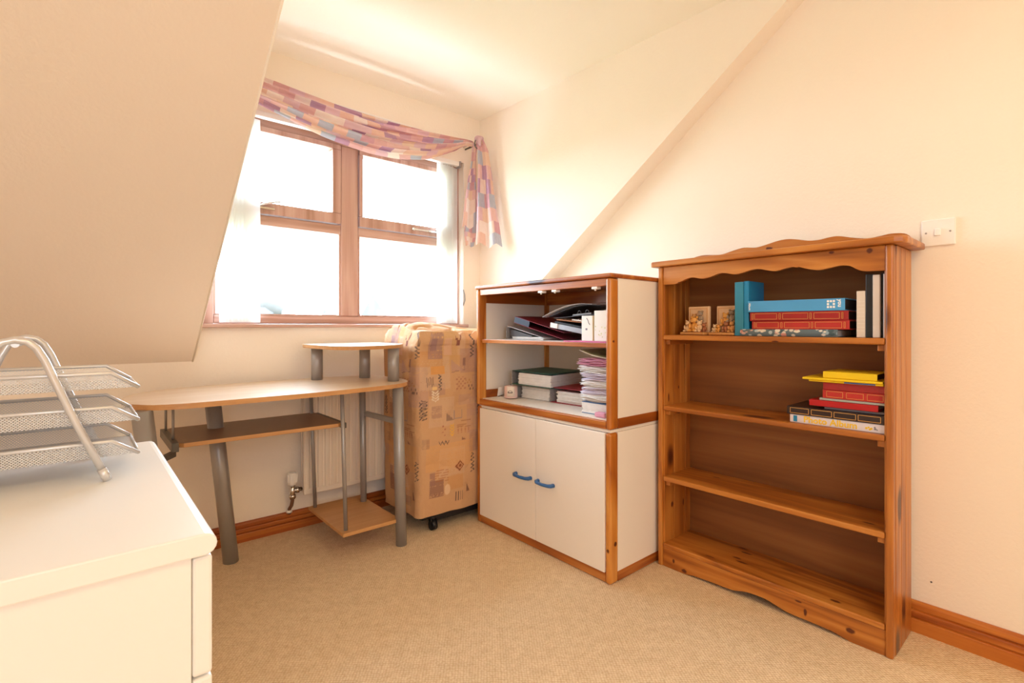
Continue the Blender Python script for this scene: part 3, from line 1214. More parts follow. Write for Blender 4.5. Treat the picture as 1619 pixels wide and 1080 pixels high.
leg('leg', (0.155, 2.03, 0.7245), (0.232, 2.05, 0), 0.0300)
leg('leg', (0.415, 2.38, 0.7245), (0.489, 2.395, 0), 0.0300)
leg('leg', (1.100, 2.073, 0.7245), (1.118, 2.073, 0), 0.0245)
leg('leg', (1.070, 2.385, 0.7245), (1.085, 2.40, 0), 0.0150)
leg('shelf_post', (1.118, 2.150, 0.743), (1.118, 2.150, 0.899), 0.0262)
leg('shelf_post', (1.083, 2.385, 0.743), (1.083, 2.385, 0.899), 0.0262)
leg('shelf_post', (0.868, 2.445, 0.743), (0.868, 2.445, 0.899), 0.0262)
leg('thin_pole', (0.8505, 2.100, 0.7245), (0.870, 2.105, 0.121), 0.0085)
leg('thin_pole', (0.846, 2.470, 0.7245), (0.868, 2.470, 0.121), 0.0085)
leg('thin_pole', (0.262, 2.215, 0.7245), (0.262, 2.215, 0.555), 0.0045)
leg('thin_pole', (0.262, 2.42, 0.7245), (0.262, 2.42, 0.555), 0.0045)
link('shelf_rail', B(0.248, 0.270, 2.13, 2.47, 0.552, 0.584, bev=0.002), M['dark_steel'], dk)
link('shelf_rail', B(0.866, 0.884, 2.13, 2.47, 0.556, 0.580, bev=0.002), M['dark_steel'], dk)
mb = MB()
mb.prism([(0.20, 2.045), (0.262, 2.135), (0.262, 2.175), (0.20, 2.075)], 'Z', 0.536, 0.554)
link('shelf_bracket', mb, M['dark_steel'], dk)
mb = MB()
mb.prism([(1.075, 2.39), (1.095, 2.39), (1.112, 2.085), (1.096, 2.085)], 'Z', 0.553, 0.575)
link('side_brace', mb, M['steel'], dk)

# ================================================================ FOLDED GUEST BED UNDER A PRINTED COVER
bd = thing('folding_bed', 'upright folding bed on castors under a peach printed cover', 'folding bed', (1.57, 2.28, 0))
bx0, bx1, by0, by1 = 1.222, 1.90, 2.105, 2.470
rc = 0.035


def perim(n):
    """points and running length round the cover, from the rear left corner over the left side to the front"""
    segs = []
    pts = []

    def add_line(a, b_, k):
        for i in range(k):
            t = i / k
            pts.append((a[0] + (b_[0] - a[0]) * t, a[1] + (b_[1] - a[1]) * t))

    def add_arc(c, a0, a1, k):
        for i in range(k):
            a = a0 + (a1 - a0) * i / k
            pts.append((c[0] + rc * math.cos(a), c[1] + rc * math.sin(a)))
    add_line((bx0, by1 - rc), (bx0, by0 + rc), int(n * .2))
    add_arc((bx0 + rc, by0 + rc), PI, 1.5 * PI, 14)
    add_line((bx0 + rc, by0), (bx1 - rc, by0), int(n * .5))
    add_arc((bx1 - rc, by0 + rc), 1.5 * PI, 2 * PI, 8)
    add_line((bx1, by0 + rc), (bx1, by1 - rc), 20)
    add_arc((bx1 - rc, by1 - rc), 0, PI / 2, 8)
    add_line((bx1 - rc, by1), (bx0 + rc, by1), 30)
    add_arc((bx0 + rc, by1 - rc), PI / 2, PI, 8)
    return pts


PP = perim(420)
NP = len(PP)
arc = [0.0]
for i in range(1, NP):
    arc.append(arc[-1] + math.hypot(PP[i][0] - PP[i - 1][0], PP[i][1] - PP[i - 1][1]))
mcx, mcy = (bx0 + bx1) / 2, (by0 + by1) / 2


def ztop(x, y):
    z = 0.972 + 0.040 * math.exp(-((x - 1.40) / 0.17) ** 2 - ((y - 2.36) / 0.12) ** 2) + 0.012 * min(1, max(0, (y - by0) / 0.2))
    w = noise.noise(Vector((x * 9, y * 9, 1.3))) * 0.010
    crease = abs(noise.noise(Vector((x * 6 + y * 5, y * 9 - x * 4, 4.0))))
    return z + w - 0.016 * math.exp(-(crease / 0.07) ** 2)


mb = MB()
uvl = []
rings = []
NZ = 210
Z0, Z1 = 0.075, 0.905
for j in range(NZ + 1):
    t = j / NZ
    ring = []
    for i, (x, y) in enumerate(PP):
        nx, ny = x - mcx, y - mcy
        # outward normal of the rounded box
        ex = (1 if x > bx1 - rc else -1 if x < bx0 + rc else 0)
        ey = (1 if y > by1 - rc else -1 if y < by0 + rc else 0)
        z = Z0 + (Z1 - Z0) * t
        if j == 0:
            z += 0.006 * noise.noise(Vector((x * 7, y * 7, 0)))
        d = 0.010 * noise.noise(Vector((x * 5, y * 5, z * 2.2))) + 0.006 * noise.noise(Vector((x * 14, y * 14, z * 6)))
        d += 0.007 * math.sin(z * 3.0) + 0.005 * (1 - abs(noise.noise(Vector((x * 4 + z * 3, y * 4, z * 5 - x * 3)))) * 4 if abs(noise.noise(Vector((x * 4 + z * 3, y * 4, z * 5 - x * 3)))) < 0.25 else 0) * -0.8
        d += 0.008 * t ** 6 * noise.noise(Vector((x * 22, y * 22, z * 3)))
        L = math.hypot(ex, ey) or 1
        ring.append(mb.bm.verts.new((x + ex / L * d, y + ey / L * d, z)))
        uvl.append((arc[i], z - Z0))
    rings.append(ring)
NT = 70
for j in range(1, NT):
    s = j / NT
    ring = []
    for i, (x, y) in enumerate(PP):
        k = s ** 1.6
        xx = x + (mcx - x) * k
        yy = y + (mcy - y) * k
        inn = min(xx - bx0, bx1 - xx, yy - by0, by1 - yy)
        rise = math.sqrt(max(0.0, 1 - (1 - min(1, inn / 0.045)) ** 2))
        zt = ztop(xx, yy)
        # rolled seam round the top edge
        lip = 0.012 * math.exp(-((inn - 0.022) / 0.010) ** 2)
        z = Z1 + (zt - Z1) * rise + lip - 0.012 * math.exp(-((inn - 0.050) / 0.014) ** 2)
        out = 0.010 * math.exp(-((inn - 0.006) / 0.008) ** 2)
        ring.append(mb.bm.verts.new((xx, yy - (out if y < by0 + rc else 0), z)))
        uvl.append((arc[i], Z1 - Z0 + inn * 0.8))
    rings.append(ring)
for A_, B_ in zip(rings[:-1], rings[1:]):
    for i in range(NP):
        f = mb.bm.faces.new((A_[i], A_[(i + 1) % NP], B_[(i + 1) % NP], B_[i]))
        f.smooth = True
f = mb.bm.faces.new(rings[-1])
cover = link('cover', mb, attr_mat('printed_cotton_cover', 0.85, 0.6), bd)
cv = Canvas(2.4, 1.15, '#d0a47a', 340)
rs = np.random.RandomState(3)
for k in range(110):
    cv.quad(rs.rand() * 2.4, rs.rand() * 1.15, 0.08 + rs.rand() * 0.14, 0.05 + rs.rand() * 0.16,
            ['#cf9659', '#bd927a', '#d6b495', '#ae887c', '#d2a468', '#c09a86', '#b8948a'][k % 7], 0.5, brush=0.25)
UC = arc[int(420 * .2)] + 0.03


def motifs(ox, sx=1.0):
    def q(x, y):
        return ox + (x - 215) / 822.0 * sx, (970 - y) * 0.00105

    def zz(x, y, h, n=5, w=14, c='#4c4448', t=0.0042, horiz=False):
        pts = []
        for k in range(n * 2 + 1):
            a = -h / 2 + h * k / (n * 2)
            s_ = w / 2 * (1 if k % 2 else -1)
            pts.append(q(x + a, y + s_) if horiz else q(x + s_, y + a))
        cv.line(pts, t, c, 0.85)

    def Q(x, y, w, h, c, al=0.8, **k):
        u, v = q(x, y)
        cv.quad(u, v, w / 822.0, h * 0.00105, c, al, **k)
    Q(285, 205, 66, 76, '#a8847c', 0.75, brush=0.3)
    Q(275, 190, 30, 30, '#8f7078', 0.6, brush=0.3)
    Q(295, 295, 66, 38, '#e2a154', 0.8, brush=0.15)
    Q(352, 700, 230, 120, '#e0a868', 0.4, brush=0.2)
    Q(390, 275, 60, 56, '#b9948c', 0.5, tri=True)
    Q(422, 262, 14, 36, '#8d6a60', 0.8)
    cv.line([q(362, 258), q(425, 258), q(425, 300), q(362, 310)], 0.003, '#96736c', 0.8)
    for k in range(5):
        cv.line([q(240 + k * 8, 325 + (k % 2) * 6), q(243 + k * 7, 368 - (k % 3) * 5)], 0.003, '#4b4246', 0.9)
    zz(306, 355, 74)
    zz(468, 195, 84, w=18)
    zz(232, 475, 92, 6, 16)
    zz(222, 478, 80, 5, 10)
    zz(322, 638, 52, 3, 16, horiz=True)
    zz(465, 755, 92, 5, 16)
    Q(278, 380, 26, 14, '#eecb8d', 0.9)
    for k in range(4):
        cv.line([q(264, 392 + k * 12), q(280, 402 + k * 12), q(296, 392 + k * 12)], 0.006, '#ecdcc4', 0.9)
    for a in range(5):
        for b_ in range(6):
            if (a + b_) % 2:
                Q(385 + a * 10, 335 + b_ * 11, 8, 7, '#b0705a', 0.7)
    for a in range(4):
        Q(446 + a * 8, 380 + (a % 2) * 14, 8, 10, '#6e5750', 0.7)
        Q(430 + a * 9, 350 + (a % 2) * 12, 6, 8, '#c08a50', 0.8)
    Q(285, 490, 50, 56, '#a67f70', 0.55, brush=0.3)
    Q(352, 518, 40, 36, '#86685c', 0.7, tri=True)
    cv.line([q(372, 492), q(410, 492), q(410, 530), q(372, 530), q(372, 492)], 0.0035, '#9a8a86', 0.9)
    for k in range(4):
        cv.line([q(352, 556 + k * 14), q(361, 566 + k * 14), q(370, 556 + k * 14)], 0.007, '#e8b54a', 0.9)
        cv.line([q(386, 545 + k * 9), q(455, 548 + k * 9)], 0.0025, '#a06a48', 0.7)
        for a in range(4):
            Q(315 + 10 * (a % 2), 560 + a * 14, 8, 7, '#b4745c', 0.7)
            Q(390 + 18 * a, 575 + k * 9, 8, 5, '#b0684c', 0.5)
    Q(420, 632, 22, 14, '#8d5f50', 0.8, tri=True)
    for w_, c in ((34, '#8c4a2e'), (22, '#e0b080'), (14, '#8c4a2e')):
        u, v = q(398, 760)
        cv.quad(u, v, w_ * 0.00115, w_ * 0.00115, c, 0.9, ang=PI / 4)
    Q(288, 848, 66, 80, '#8d6458', 0.75, brush=0.25)
    Q(268, 800, 26, 60, '#9d7468', 0.7, brush=0.2)
    for k in range(5):
        cv.line([q(282, 764 + k * 12), q(345, 768 + k * 12)], 0.0025, '#b06a40', 0.7)
    u, v = q(340, 862)
    cv.ell(u, v, 0.018, 0.028, '#e9cba6', 0.8)
    for k in range(4):
        cv.line([q(384 + k * 10, 886), q(384 + k * 10, 925)], 0.0035, '#5c4a48', 0.9)
    Q(443, 872, 18, 40, '#7c5348', 0.8, tri=True)
    Q(240, 630, 24, 44, '#b58f70', 0.6, brush=0.3)
    Q(345, 200, 36, 50, '#dcb09c', 0.5)
    for k in range(5):
        cv.line([q(240 + k * 7, 612), q(240 + k * 7, 652)], 0.002, '#9b6e4e', 0.7)
    cv.line([q(380, 176), q(395, 182), q(412, 168)], 0.004, '#8b5148', 0.9)


motifs(UC)
motifs(UC + 0.335)
motifs(UC - 0.32)
motifs(UC + 0.68)
print_on(cover, cv, uvl)
mb = MB()
for x in (1.26, 1.86):
    mb.cyl((x, 2.13, 0.072), (x, 2.45, 0.072), 0.014, seg=12)
for y in (2.13, 2.45):
    mb.cyl((1.26, y, 0.072), (1.86, y, 0.072), 0.014, seg=12)
mb.box(1.30, 1.84, 2.12, 2.14, 0.040, 0.072, bev=0.004)
link('bed_frame', mb, M['black'], bd)
for x, y in ((1.318, 2.125), (1.318, 2.43), (1.80, 2.125), (1.80, 2.43)):
    w = link('castor', MB().cyl((x - 0.013, y, 0.024), (x + 0.013, y, 0.024), 0.024, seg=20), M['black'], bd)
    mb = MB()
    mb.box(x - 0.018, x - 0.014, y - 0.012, y + 0.012, 0.018, 0.055, bev=0.001)
    mb.box(x + 0.014, x + 0.018, y - 0.012, y + 0.012, 0.018, 0.055, bev=0.001)
    mb.cyl((x, y, 0.048), (x, y, 0.066), 0.010, seg=10)
    link('fork', mb, M['black'], w)


# ================================================================ CABINETS: open unit standing on a cupboard
def side_frame(root, ya, yb, z0, z1, x0, x1, raildn, mats, railup=None, outer=-1):
    """pine stiles and bottom rail round a white panel; ya<yb"""
    pst = link('post', B(x0, x0 + 0.052, ya, yb, z0, z1, bev=0.010, seg=3), M['cpineZ'], root)
    if outer < 0:
        knots(pst, [((x0 + 0.006, ya + 0.012, 0.130), (.016, .012, .014)), ((x0 + 0.032, ya, 0.152), (.014, .010, .014))] if z0 < 0.1 else [((x0 + 0.020, ya + 0.002, 0.942), (.012, .012, .008))])
    link('post', B(x1 - 0.040, x1, ya, yb, z0, z1, bev=0.004), M['cpineZ'], root)
    link('side_rail', B(x0 + 0.050, x1 - 0.040, ya + 0.001, yb - 0.001, raildn[0], raildn[1], bev=0.002), M['cpineX'], root)
    if railup:
        link('side_rail', B(x0 + 0.050, x1 - 0.040, ya + 0.006, yb - 0.001, railup[0], railup[1], bev=0.002), M['cpineX'], root)
    ym = (ya + yb) / 2
    if outer < 0:
        link('side_panel', B(x0 + 0.051, x1 - 0.040, ya + 0.003, ya + 0.011, raildn[1] - 0.004, z1, bev=0.0), M['white_lam'], root)
    else:
        link('side_panel', B(x0 + 0.051, x1 - 0.040, yb - 0.013, yb - 0.004, raildn[1] - 0.004, z1, bev=0.0), M['white_lam'], root)


cx_f, cx_b = 1.548, 2.060
cy_r, cy_l = 1.214, 2.073
lo = thing('cupboard', 'white two-door cupboard with pine posts and blue handles', 'cupboard', (1.80, 1.64, 0))
side_frame(lo, cy_r + 0.003, cy_r + 0.029, 0.0, 0.585, cx_f, cx_b, (0.002, 0.040), None)
side_frame(lo, cy_l - 0.028, cy_l - 0.002, 0.0, 0.596, cx_f, cx_b, (0.002, 0.040), None, outer=1)
link('plinth_rail', B(cx_f + 0.006, cx_f + 0.026, cy_r + 0.030, cy_l - 0.028, 0.002, 0.040, bev=0.003), M['cpineY'], lo)
link('back_panel', B(cx_b - 0.012, cx_b - 0.004, cy_r + 0.03, cy_l - 0.03, 0.02, 0.59), M['white_lam'], lo)
link('bottom_board', B(cx_f + 0.030, cx_b - 0.012, cy_r + 0.03, cy_l - 0.03, 0.028, 0.044), M['white_lam'], lo)
link('top_board', B(cx_f + 0.010, cx_b, cy_r + 0.008, cy_l - 0.008, 0.586, 0.598, bev=0.001), M['white_lam'], lo)
link('inner_shelf', B(cx_f + 0.060, cx_b - 0.012, cy_r + 0.03, cy_l - 0.03, 0.30, 0.316), M['white_lam'], lo)
for (a, b_, h0, h1) in ((1.6335, 2.044, 1.655, 1.770), (1.2440, 1.6305, 1.512, 1.622)):
    d = link('door', B(cx_f - 0.002, cx_f + 0.014, a, b_, 0.042, 0.584, bev=0.0015), M['white_lam'], lo)
    zc = 0.314
    pts = [(cx_f - 0.001, h0 + 0.008, zc), (cx_f - 0.018, h0 + 0.010, zc), (cx_f - 0.026, h0 + 0.020, zc), (cx_f - 0.029, (h0 + h1) / 2, zc - 0.001),
           (cx_f - 0.026, h1 - 0.020, zc), (cx_f - 0.018, h1 - 0.010, zc), (cx_f - 0.001, h1 - 0.008, zc)]
    mb = MB().ring_tube(pts, [0.009, 0.0085, 0.0075, 0.0070, 0.0075, 0.0085, 0.009], 12)
    hd = link('handle', mb, M['blue_handle'], d)
    hd['label'] = 'blue plastic bow handle'

up = thing('shelf_unit', 'open pine and white shelf unit stacked on the two-door cupboard', 'shelf unit', (1.80, 1.64, 0.599))
side_frame(up, cy_r - 0.001, cy_r + 0.024, 0.599, 1.188, cx_f - 0.004, cx_b, (0.600, 0.640), None, (1.120, 1.187))
side_frame(up, cy_l - 0.024, cy_l, 0.599, 1.188, cx_f - 0.004, cx_b, (0.600, 0.672), None, (1.120, 1.187), outer=1)
mb = MB().box(cx_f - 0.008, cx_b + 0.002, cy_r - 0.006, cy_l + 0.006, 1.1885, 1.206, bev=0.006, seg=3)
tb = link('top_board', mb, [M['cpineY'], M['white_lam']], up)
link('top_surface', B(cx_f + 0.014, cx_b - 0.02, cy_r + 0.018, cy_l - 0.018, 1.2055, 1.2068), M['white_lam'], tb)
link('front_rail', B(cx_f + 0.003, cx_f + 0.022, cy_r + 0.024, cy_l - 0.024, 1.158, 1.187, bev=0.002), M['cpineY'], up)
link('front_rail', B(cx_f + 0.000, cx_f + 0.020, cy_r + 0.024, cy_l - 0.024, 0.600, 0.630, bev=0.003), M['cpineY'], up)
link('back_rail', B(cx_b - 0.030, cx_b - 0.012, cy_r + 0.024, cy_l - 0.024, 1.120, 1.187, bev=0.002), M['cpineY'], up)
link('back_panel', B(cx_b - 0.012, cx_b - 0.004, cy_r + 0.024, cy_l - 0.024, 0.602, 1.187), M['white_lam'], up)
link('bottom_board', B(cx_f + 0.020, cx_b - 0.012, cy_r + 0.024, cy_l - 0.024, 0.618, 0.632), M['white_lam'], up)
sf = link('shelf', B(cx_f + 0.022, cx_b - 0.012, cy_r + 0.026, cy_l - 0.026, 0.918, 0.934), M['white_lam'], up)
link('shelf_edge', B(cx_f + 0.012, cx_f + 0.0225, cy_r + 0.026, cy_l - 0.026, 0.916, 0.934, bev=0.002), M['cpineY'], sf)
for yy in (1.300, 1.525, 1.610):
    mb = MB().box(cx_f + 0.004, cx_f + 0.030, yy - 0.014, yy + 0.014, 1.148, 1.1585, bev=0.002).cyl((cx_f + 0.012, yy, 1.142), (cx_f + 0.012, yy, 1.150), 0.004, seg=8)
    link('door_catch', mb, M['white_plastic'], up)
for yy in (cy_r + 0.028, cy_l - 0.028):
    for xx in (1.60, 1.98):
        link('shelf_pin', MB().cyl((xx, yy - 0.006, 0.911), (xx, yy + 0.006, 0.911), 0.005, seg=10), M['white_plastic'], up)

# ================================================================ PINE BOOKCASE
bc = thing('bookcase', 'tall pine bookcase with wavy top rail, standing against the right wall', 'bookcase', (1.96, 0.79, 0))
kx0, kx1, ky0, ky1 = 1.843, 2.070, 0.393, 1.199
for (a, b_, ins) in ((ky1 - 0.021, ky1, -1), (ky0, ky0 + 0.020, 1)):
    mb = MB().box(kx0, kx1, a, b_, 0, 1.247, bev=0.005, seg=2)
    sp_ = link('side_panel', mb, M['pineZ'], bc)
    # grooved inner lining: tongued boards
    yi0, yi1 = (a - 0.0045, a + 0.002) if ins < 0 else (b_ - 0.002, b_ + 0.0045)
    for (xa, xb) in ((kx0 + 0.012, 1.925), (1.930, 2.015), (2.020, kx1 - 0.012)):
        lb_ = link('lining_board', B(xa, xb, yi0, yi1, 0.095, 1.246, bev=0.002), M['pineZ'], sp_)
        if ins < 0 and xa < 1.93:
            knots(lb_, [((1.912, yi0, 0.243), (.013, .01, .020)), ((1.885, yi0, 0.70), (.007, .01, .030))])
        elif ins < 0 and xa < 2.0:
            knots(lb_, [((2.000, yi0, 0.232), (.009, .01, .026)), ((1.962, yi0, 0.738), (.008, .01, .012))])
for (xa, xb) in ((kx0 + 0.030, 1.935), (1.939, 1.990), (1.994, kx1 - 0.006)):
    link('outer_board', B(xa, xb, ky0 - 0.0012, ky0 + 0.003, 0.002, 1.246, bev=0.0008), M['pineZ'], bc)
link('back_panel', B(kx1 - 0.010, kx1 - 0.003, ky0 + 0.018, ky1 - 0.018, 0.02, 1.246), M['ply'], bc)
mb = MB()
o_ = [(kx0 - 0.022, ky0 - 0.006), (kx0 - 0.014, ky0 - 0.026), (kx0 + 0.004, ky0 - 0.034), (kx1 + 0.005, ky0 - 0.034), (kx1 + 0.005, ky1 + 0.026), (kx0 - 0.010, ky1 + 0.026), (kx0 - 0.022, ky1 + 0.014)]
mb.prism(o_, 'Z', 1.2475, 1.2690, bev=0.004)
link('top_board', mb, M['pineY'], bc)


def smooth_curve(P, n=6):
    out = []
    for i in range(len(P) - 1):
        p0 = P[max(0, i - 1)]
        p1, p2 = P[i], P[i + 1]
        p3 = P[min(len(P) - 1, i + 2)]
        for j in range(n):
            t = j / n
            out.append(tuple(0.5 * ((2 * p1[k]) + (-p0[k] + p2[k]) * t + (2 * p0[k] - 5 * p1[k] + 4 * p2[k] - p3[k]) * t * t + (-p0[k] + 3 * p1[k] - 3 * p2[k] + p3[k]) * t ** 3) for k in (0, 1)))
    out.append(P[-1])
    return out


crest = [(1.186, 1.282), (1.172, 1.291), (1.14, 1.301), (1.10, 1.306), (1.050, 1.302), (1.015, 1.301), (0.965, 1.312), (0.925, 1.318), (0.880, 1.313), (0.845, 1.318), (0.800, 1.328), (0.765, 1.331), (0.730, 1.326),
         (0.690, 1.316), (0.655, 1.314), (0.620, 1.319), (0.590, 1.319), (0.545, 1.307), (0.505, 1.300), (0.470, 1.303), (0.440, 1.307), (0.405, 1.303), (0.390, 1.291), (0.386, 1.280)]
poly = [(1.188, 1.2695)] + smooth_curve(crest, 4) + [(0.384, 1.2695)]
cr = link('crest', MB().prism(poly, 'X', 2.036, 2.054, bev=0.002), M['pineY'], bc)
knots(cr, [((2.036, 0.828, 1.303), (.02, .020, .010))])
val = [(1.178, 1.174), (1.124, 1.173), (1.098, 1.181), (1.060, 1.194), (1.035, 1.193), (1.008, 1.187), (0.975, 1.190), (0.935, 1.202), (0.910, 1.201), (0.878, 1.194), (0.848, 1.197), (0.815, 1.205), (0.787, 1.206),
       (0.755, 1.198), (0.729, 1.194), (0.700, 1.200), (0.665, 1.204), (0.630, 1.193), (0.596, 1.186), (0.565, 1.190), (0.535, 1.195), (0.508, 1.192), (0.488, 1.180), (0.470, 1.172), (0.440, 1.170), (0.413, 1.170)]
poly = [(1.178, 1.247)] + smooth_curve(val, 4) + [(0.413, 1.247)]
va = link('valance', MB().prism(poly, 'X', kx0 + 0.006, kx0 + 0.024, bev=0.003), M['pineY'], bc)
knots(va, [((1.849, 0.557, 1.240), (.02, .012, .008)), ((1.849, 0.453, 1.234), (.02, .012, .013)), ((1.849, 1.105, 1.178), (.02, .010, .004))])
apr = [(1.178, 0.001), (1.090, 0.001), (1.060, 0.004), (1.040, 0.008), (0.96, 0.012), (0.900, 0.013), (0.870, 0.017), (0.840, 0.026), (0.800, 0.030), (0.760, 0.029), (0.725, 0.021), (0.69, 0.014), (0.62, 0.013), (0.555, 0.011), (0.520, 0.004), (0.500, 0.001), (0.413, 0.001)]
poly = [(1.178, 0.078)] + smooth_curve(apr, 4) + [(0.413, 0.078)]
ap = link('apron', MB().prism(poly, 'X', kx0 + 0.006, kx0 + 0.024, bev=0.002), M['pineY'], bc)
knots(ap, [((1.849, 1.129, 0.036), (.02, .009, .014)), ((1.849, 1.080, 0.012), (.02, .018, .012)), ((1.849, 0.657, 0.066), (.02, .016, .006)), ((1.849, 0.635, 0.039), (.02, .008, .020)), ((1.849, 0.504, 0.036), (.02, .018, .014))])
for z0, z1 in ((0.944, 0.964), (0.650, 0.669), (0.355, 0.375), (0.078, 0.097)):
    s_ = link('shelf', B(kx0 + 0.003, kx1 - 0.010, ky0 + 0.021, ky1 - 0.022, z0, z1, bev=0.005, seg=3), M['pineY'], bc)
    if z0 < 0.1:
        knots(s_, [((2.045, 0.936, z1), (.010, .040, .02)), ((2.012, 0.905, z1), (.011, .034, .02)), ((1.943, 0.911, z1), (.010, .028, .02)), ((1.920, 0.880, z1), (.009, .034, .02)), ((1.882, 0.554, z1), (.012, .026, .02)), ((1.875, 0.985, z1), (.006, .030, .02))])
    elif z0 < 0.4:
        knots(s_, [((1.898, 0.470, z1), (.010, .030, .02)), ((1.995, 1.02, z1), (.008, .026, .02))])
    elif z0 > 0.9:
        knots(s_, [((1.846, 0.731, 0.946), (.012, .020, .006))])
    for (a, b_) in ((ky0 + 0.0246, ky0 + 0.044), (ky1 - 0.045, ky1 - 0.0256)):
        link('cleat', B(kx0 + 0.020, kx1 - 0.020, a, b_, z0 - 0.020, z0 - 0.0005, bev=0.002), M['pineX'], s_)


# ================================================================ THINGS ON THE BOOKCASE
def lying(name, label, x0, x1, y0, y1, z0, z1, cover_m, page_m, cat='album', group=None, rz=0.0, tilt=0.0, board=0.003, inset=0.006, roundspine=True):
    """closed book lying flat, its spine towards the room (-X)"""
    c = Vector(((x0 + x1) / 2, (y0 + y1) / 2, z0))
    t = thing(name, label, cat, c, 0, group)
    t.rotation_euler = (tilt, 0, rz)
    hx, hy, h = (x1 - x0) / 2, (y1 - y0) / 2, z1 - z0
    mb = MB()
    mb.box(-hx + 0.002, hx, -hy, hy, 0, board, bev=0.001)
    mb.box(-hx + 0.002, hx, -hy, hy, h - board, h, bev=0.001)
    mb.box(-hx, -hx + 0.004, -hy, hy, 0.0, h, bev=0.0018 if roundspine else 0.0006)
    link('cover', mb, cover_m, t, local=True)
    link('pages', B(-hx + 0.004, hx - inset, -hy + inset, hy - inset, board, h - board), page_m, t, local=True)
    return t, hx, hy, h


def gilding(t, hx, hy, h, boxes, mat, th=0.0012, name='gilding'):
    """thin raised gold rules on the spine; boxes = [(ya, yb)] as fractions from the left end (+Y)"""
    mb = MB()
    za, zb = h * 0.18, h * 0.82
    for a, b_ in boxes:
        ya, yb = hy - a * 2 * hy, hy - b_ * 2 * hy
        for z in (za, zb):
            mb.box(-hx - 0.0004, -hx + 0.0005, yb, ya, z - th / 2, z + th / 2)
        for y in (ya, yb):
            mb.box(-hx - 0.0004, -hx + 0.0005, y - th / 2, y + th / 2, za, zb)
    return link(name, mb, mat, t, local=True)


M['gold'] = paint('gold_foil', '#d9a55c', 0.35, 0.05, 40, metal=0.4)
M['red_cov'] = paint('red_leatherette', '#9c1a1c', 0.4, 0.06, 30, 0.1, 300, coat=0.2)
M['red_cov2'] = paint('bright_red_cloth', '#b52a26', 0.42, 0.06, 30, 0.1, 300)
M['pages_dk'] = paint('dark_album_pages', '#3a2a28', 0.7, 0.25, 60)
M['pages'] = paint('page_block', '#e6dccf', 0.8, 0.08, 150)
M['blue_cov'] = paint('light_blue_cover', '#4fa0d8', 0.4, 0.04, 12)
M['teal_cov'] = paint('teal_cover', '#1584b4', 0.35, 0.08, 12, coat=0.2)
M['brown_cov'] = paint('dark_brown_leatherette', '#2c1a17', 0.42, 0.1, 30, 0.1, 300, coat=0.15)
M['white_cov'] = paint('white_spine', '#ded6dc', 0.5, 0.03, 20)
M['yellow'] = paint('yellow_card', '#ecc914', 0.5, 0.05, 15)
M['grey_cov'] = paint('grey_card', '#85828c', 0.5, 0.06, 20)
M['pale_cov'] = paint('pale_cream_cover', '#dccdbd', 0.5, 0.05, 15)

Z1s = 0.9645
t, hx, hy, h = lying('album', 'small floral fabric album at the bottom of the top-shelf pile', 1.868, 2.040, 0.545, 0.862, Z1s, Z1s + 0.0245, attr_mat('floral_print', 0.7), M['pages'])
# floral print painted on the cover
cov = [c for c in t.children if c.name.startswith('cover')][0]
fc = Canvas(0.34, 0.23, '#5f6f76', 900)
rs = np.random.RandomState(5)
for k in range(420):
    x, y = rs.rand() * 0.34, rs.rand() * 0.23
    r_ = 0.004 + 0.006 * rs.rand()
    c = ['#d9cfc0', '#c98a7c', '#e6dccb', '#93a7b0', '#b8c4c8', '#d4a99a', '#3e5458', '#dfd6c6'][rs.randint(8)]
    fc.ell(x, y, r_, r_ * (0.5 + 0.5 * rs.rand()), c, 0.9)
cov.data.materials[0] = paint('slate_cloth', '#5f6f76', 0.7, 0.1, 60)
mb = MB()


def pad(u, v):
    # padded cloth front wrapped from the underside over the spine on to the top
    y = hy - 2 * hy * u
    a = -0.2 + 3.5 * v
    if v < 0.5:
        return Vector((-hx - 0.003 * math.sin(PI * v * 2) - 0.0006, y, 0.0006 + (h - 0.001) * v * 2))
    return Vector((-hx + (v - 0.5) * 2 * 0.150, y, h + 0.0006))


mb.grid(pad, 200, 110)
fl = link('floral_cloth', mb, attr_mat('floral_print', 0.7), t, local=True)
print_on(fl, fc, [(hy - v.co.y + 0.004, v.co.z if v.co.x < -hx + 1e-4 else h + v.co.x + hx) for v in fl.data.vertices])

zz_ = Z1s + 0.0250
t, hx, hy, h = lying('album', 'red album with gold panels, lower of two on the top shelf', 1.872, 2.040, 0.512, 0.822, zz_, zz_ + 0.030, M['red_cov2'], M['pages_dk'], rz=R(-0.6))
gilding(t, hx, hy, h, [(0.055, 0.30), (0.365, 0.62), (0.68, 0.93)], M['gold'])
gilding(t, hx, hy, h, [(0.025, 0.04), (0.325, 0.34), (0.64, 0.655), (0.95, 0.962)], M['gold'])
zz_ += 0.0305
t, hx, hy, h = lying('album', 'deep red album with gold panels directly under the blue album', 1.868, 2.040, 0.517, 0.828, zz_, zz_ + 0.031, M['red_cov'], M['pages_dk'], rz=R(0.8))
gilding(t, hx, hy, h, [(0.055, 0.30), (0.365, 0.62), (0.68, 0.92)], M['gold'])
gilding(t, hx, hy, h, [(0.025, 0.04), (0.325, 0.34), (0.64, 0.655), (0.94, 0.952)], M['gold'])
zz_ += 0.0315
t, hx, hy, h = lying('album', 'light blue album lying on top of the two red albums', 1.866, 2.045, 0.527, 0.834, zz_, zz_ + 0.040, M['blue_cov'], M['pages_dk'], rz=R(1.2))
tl = t
MT = Matrix(((0, 0, -1, 0), (-1, 0, 0, 0), (0, 1, 0, 0), (0, 0, 0, 1)))
MW = Matrix(((0, 0, -1, 0), (0, 1, 0, 0), (1, 0, 0, 0), (0, 0, 0, 1)))
wp_ = M['white_plastic']


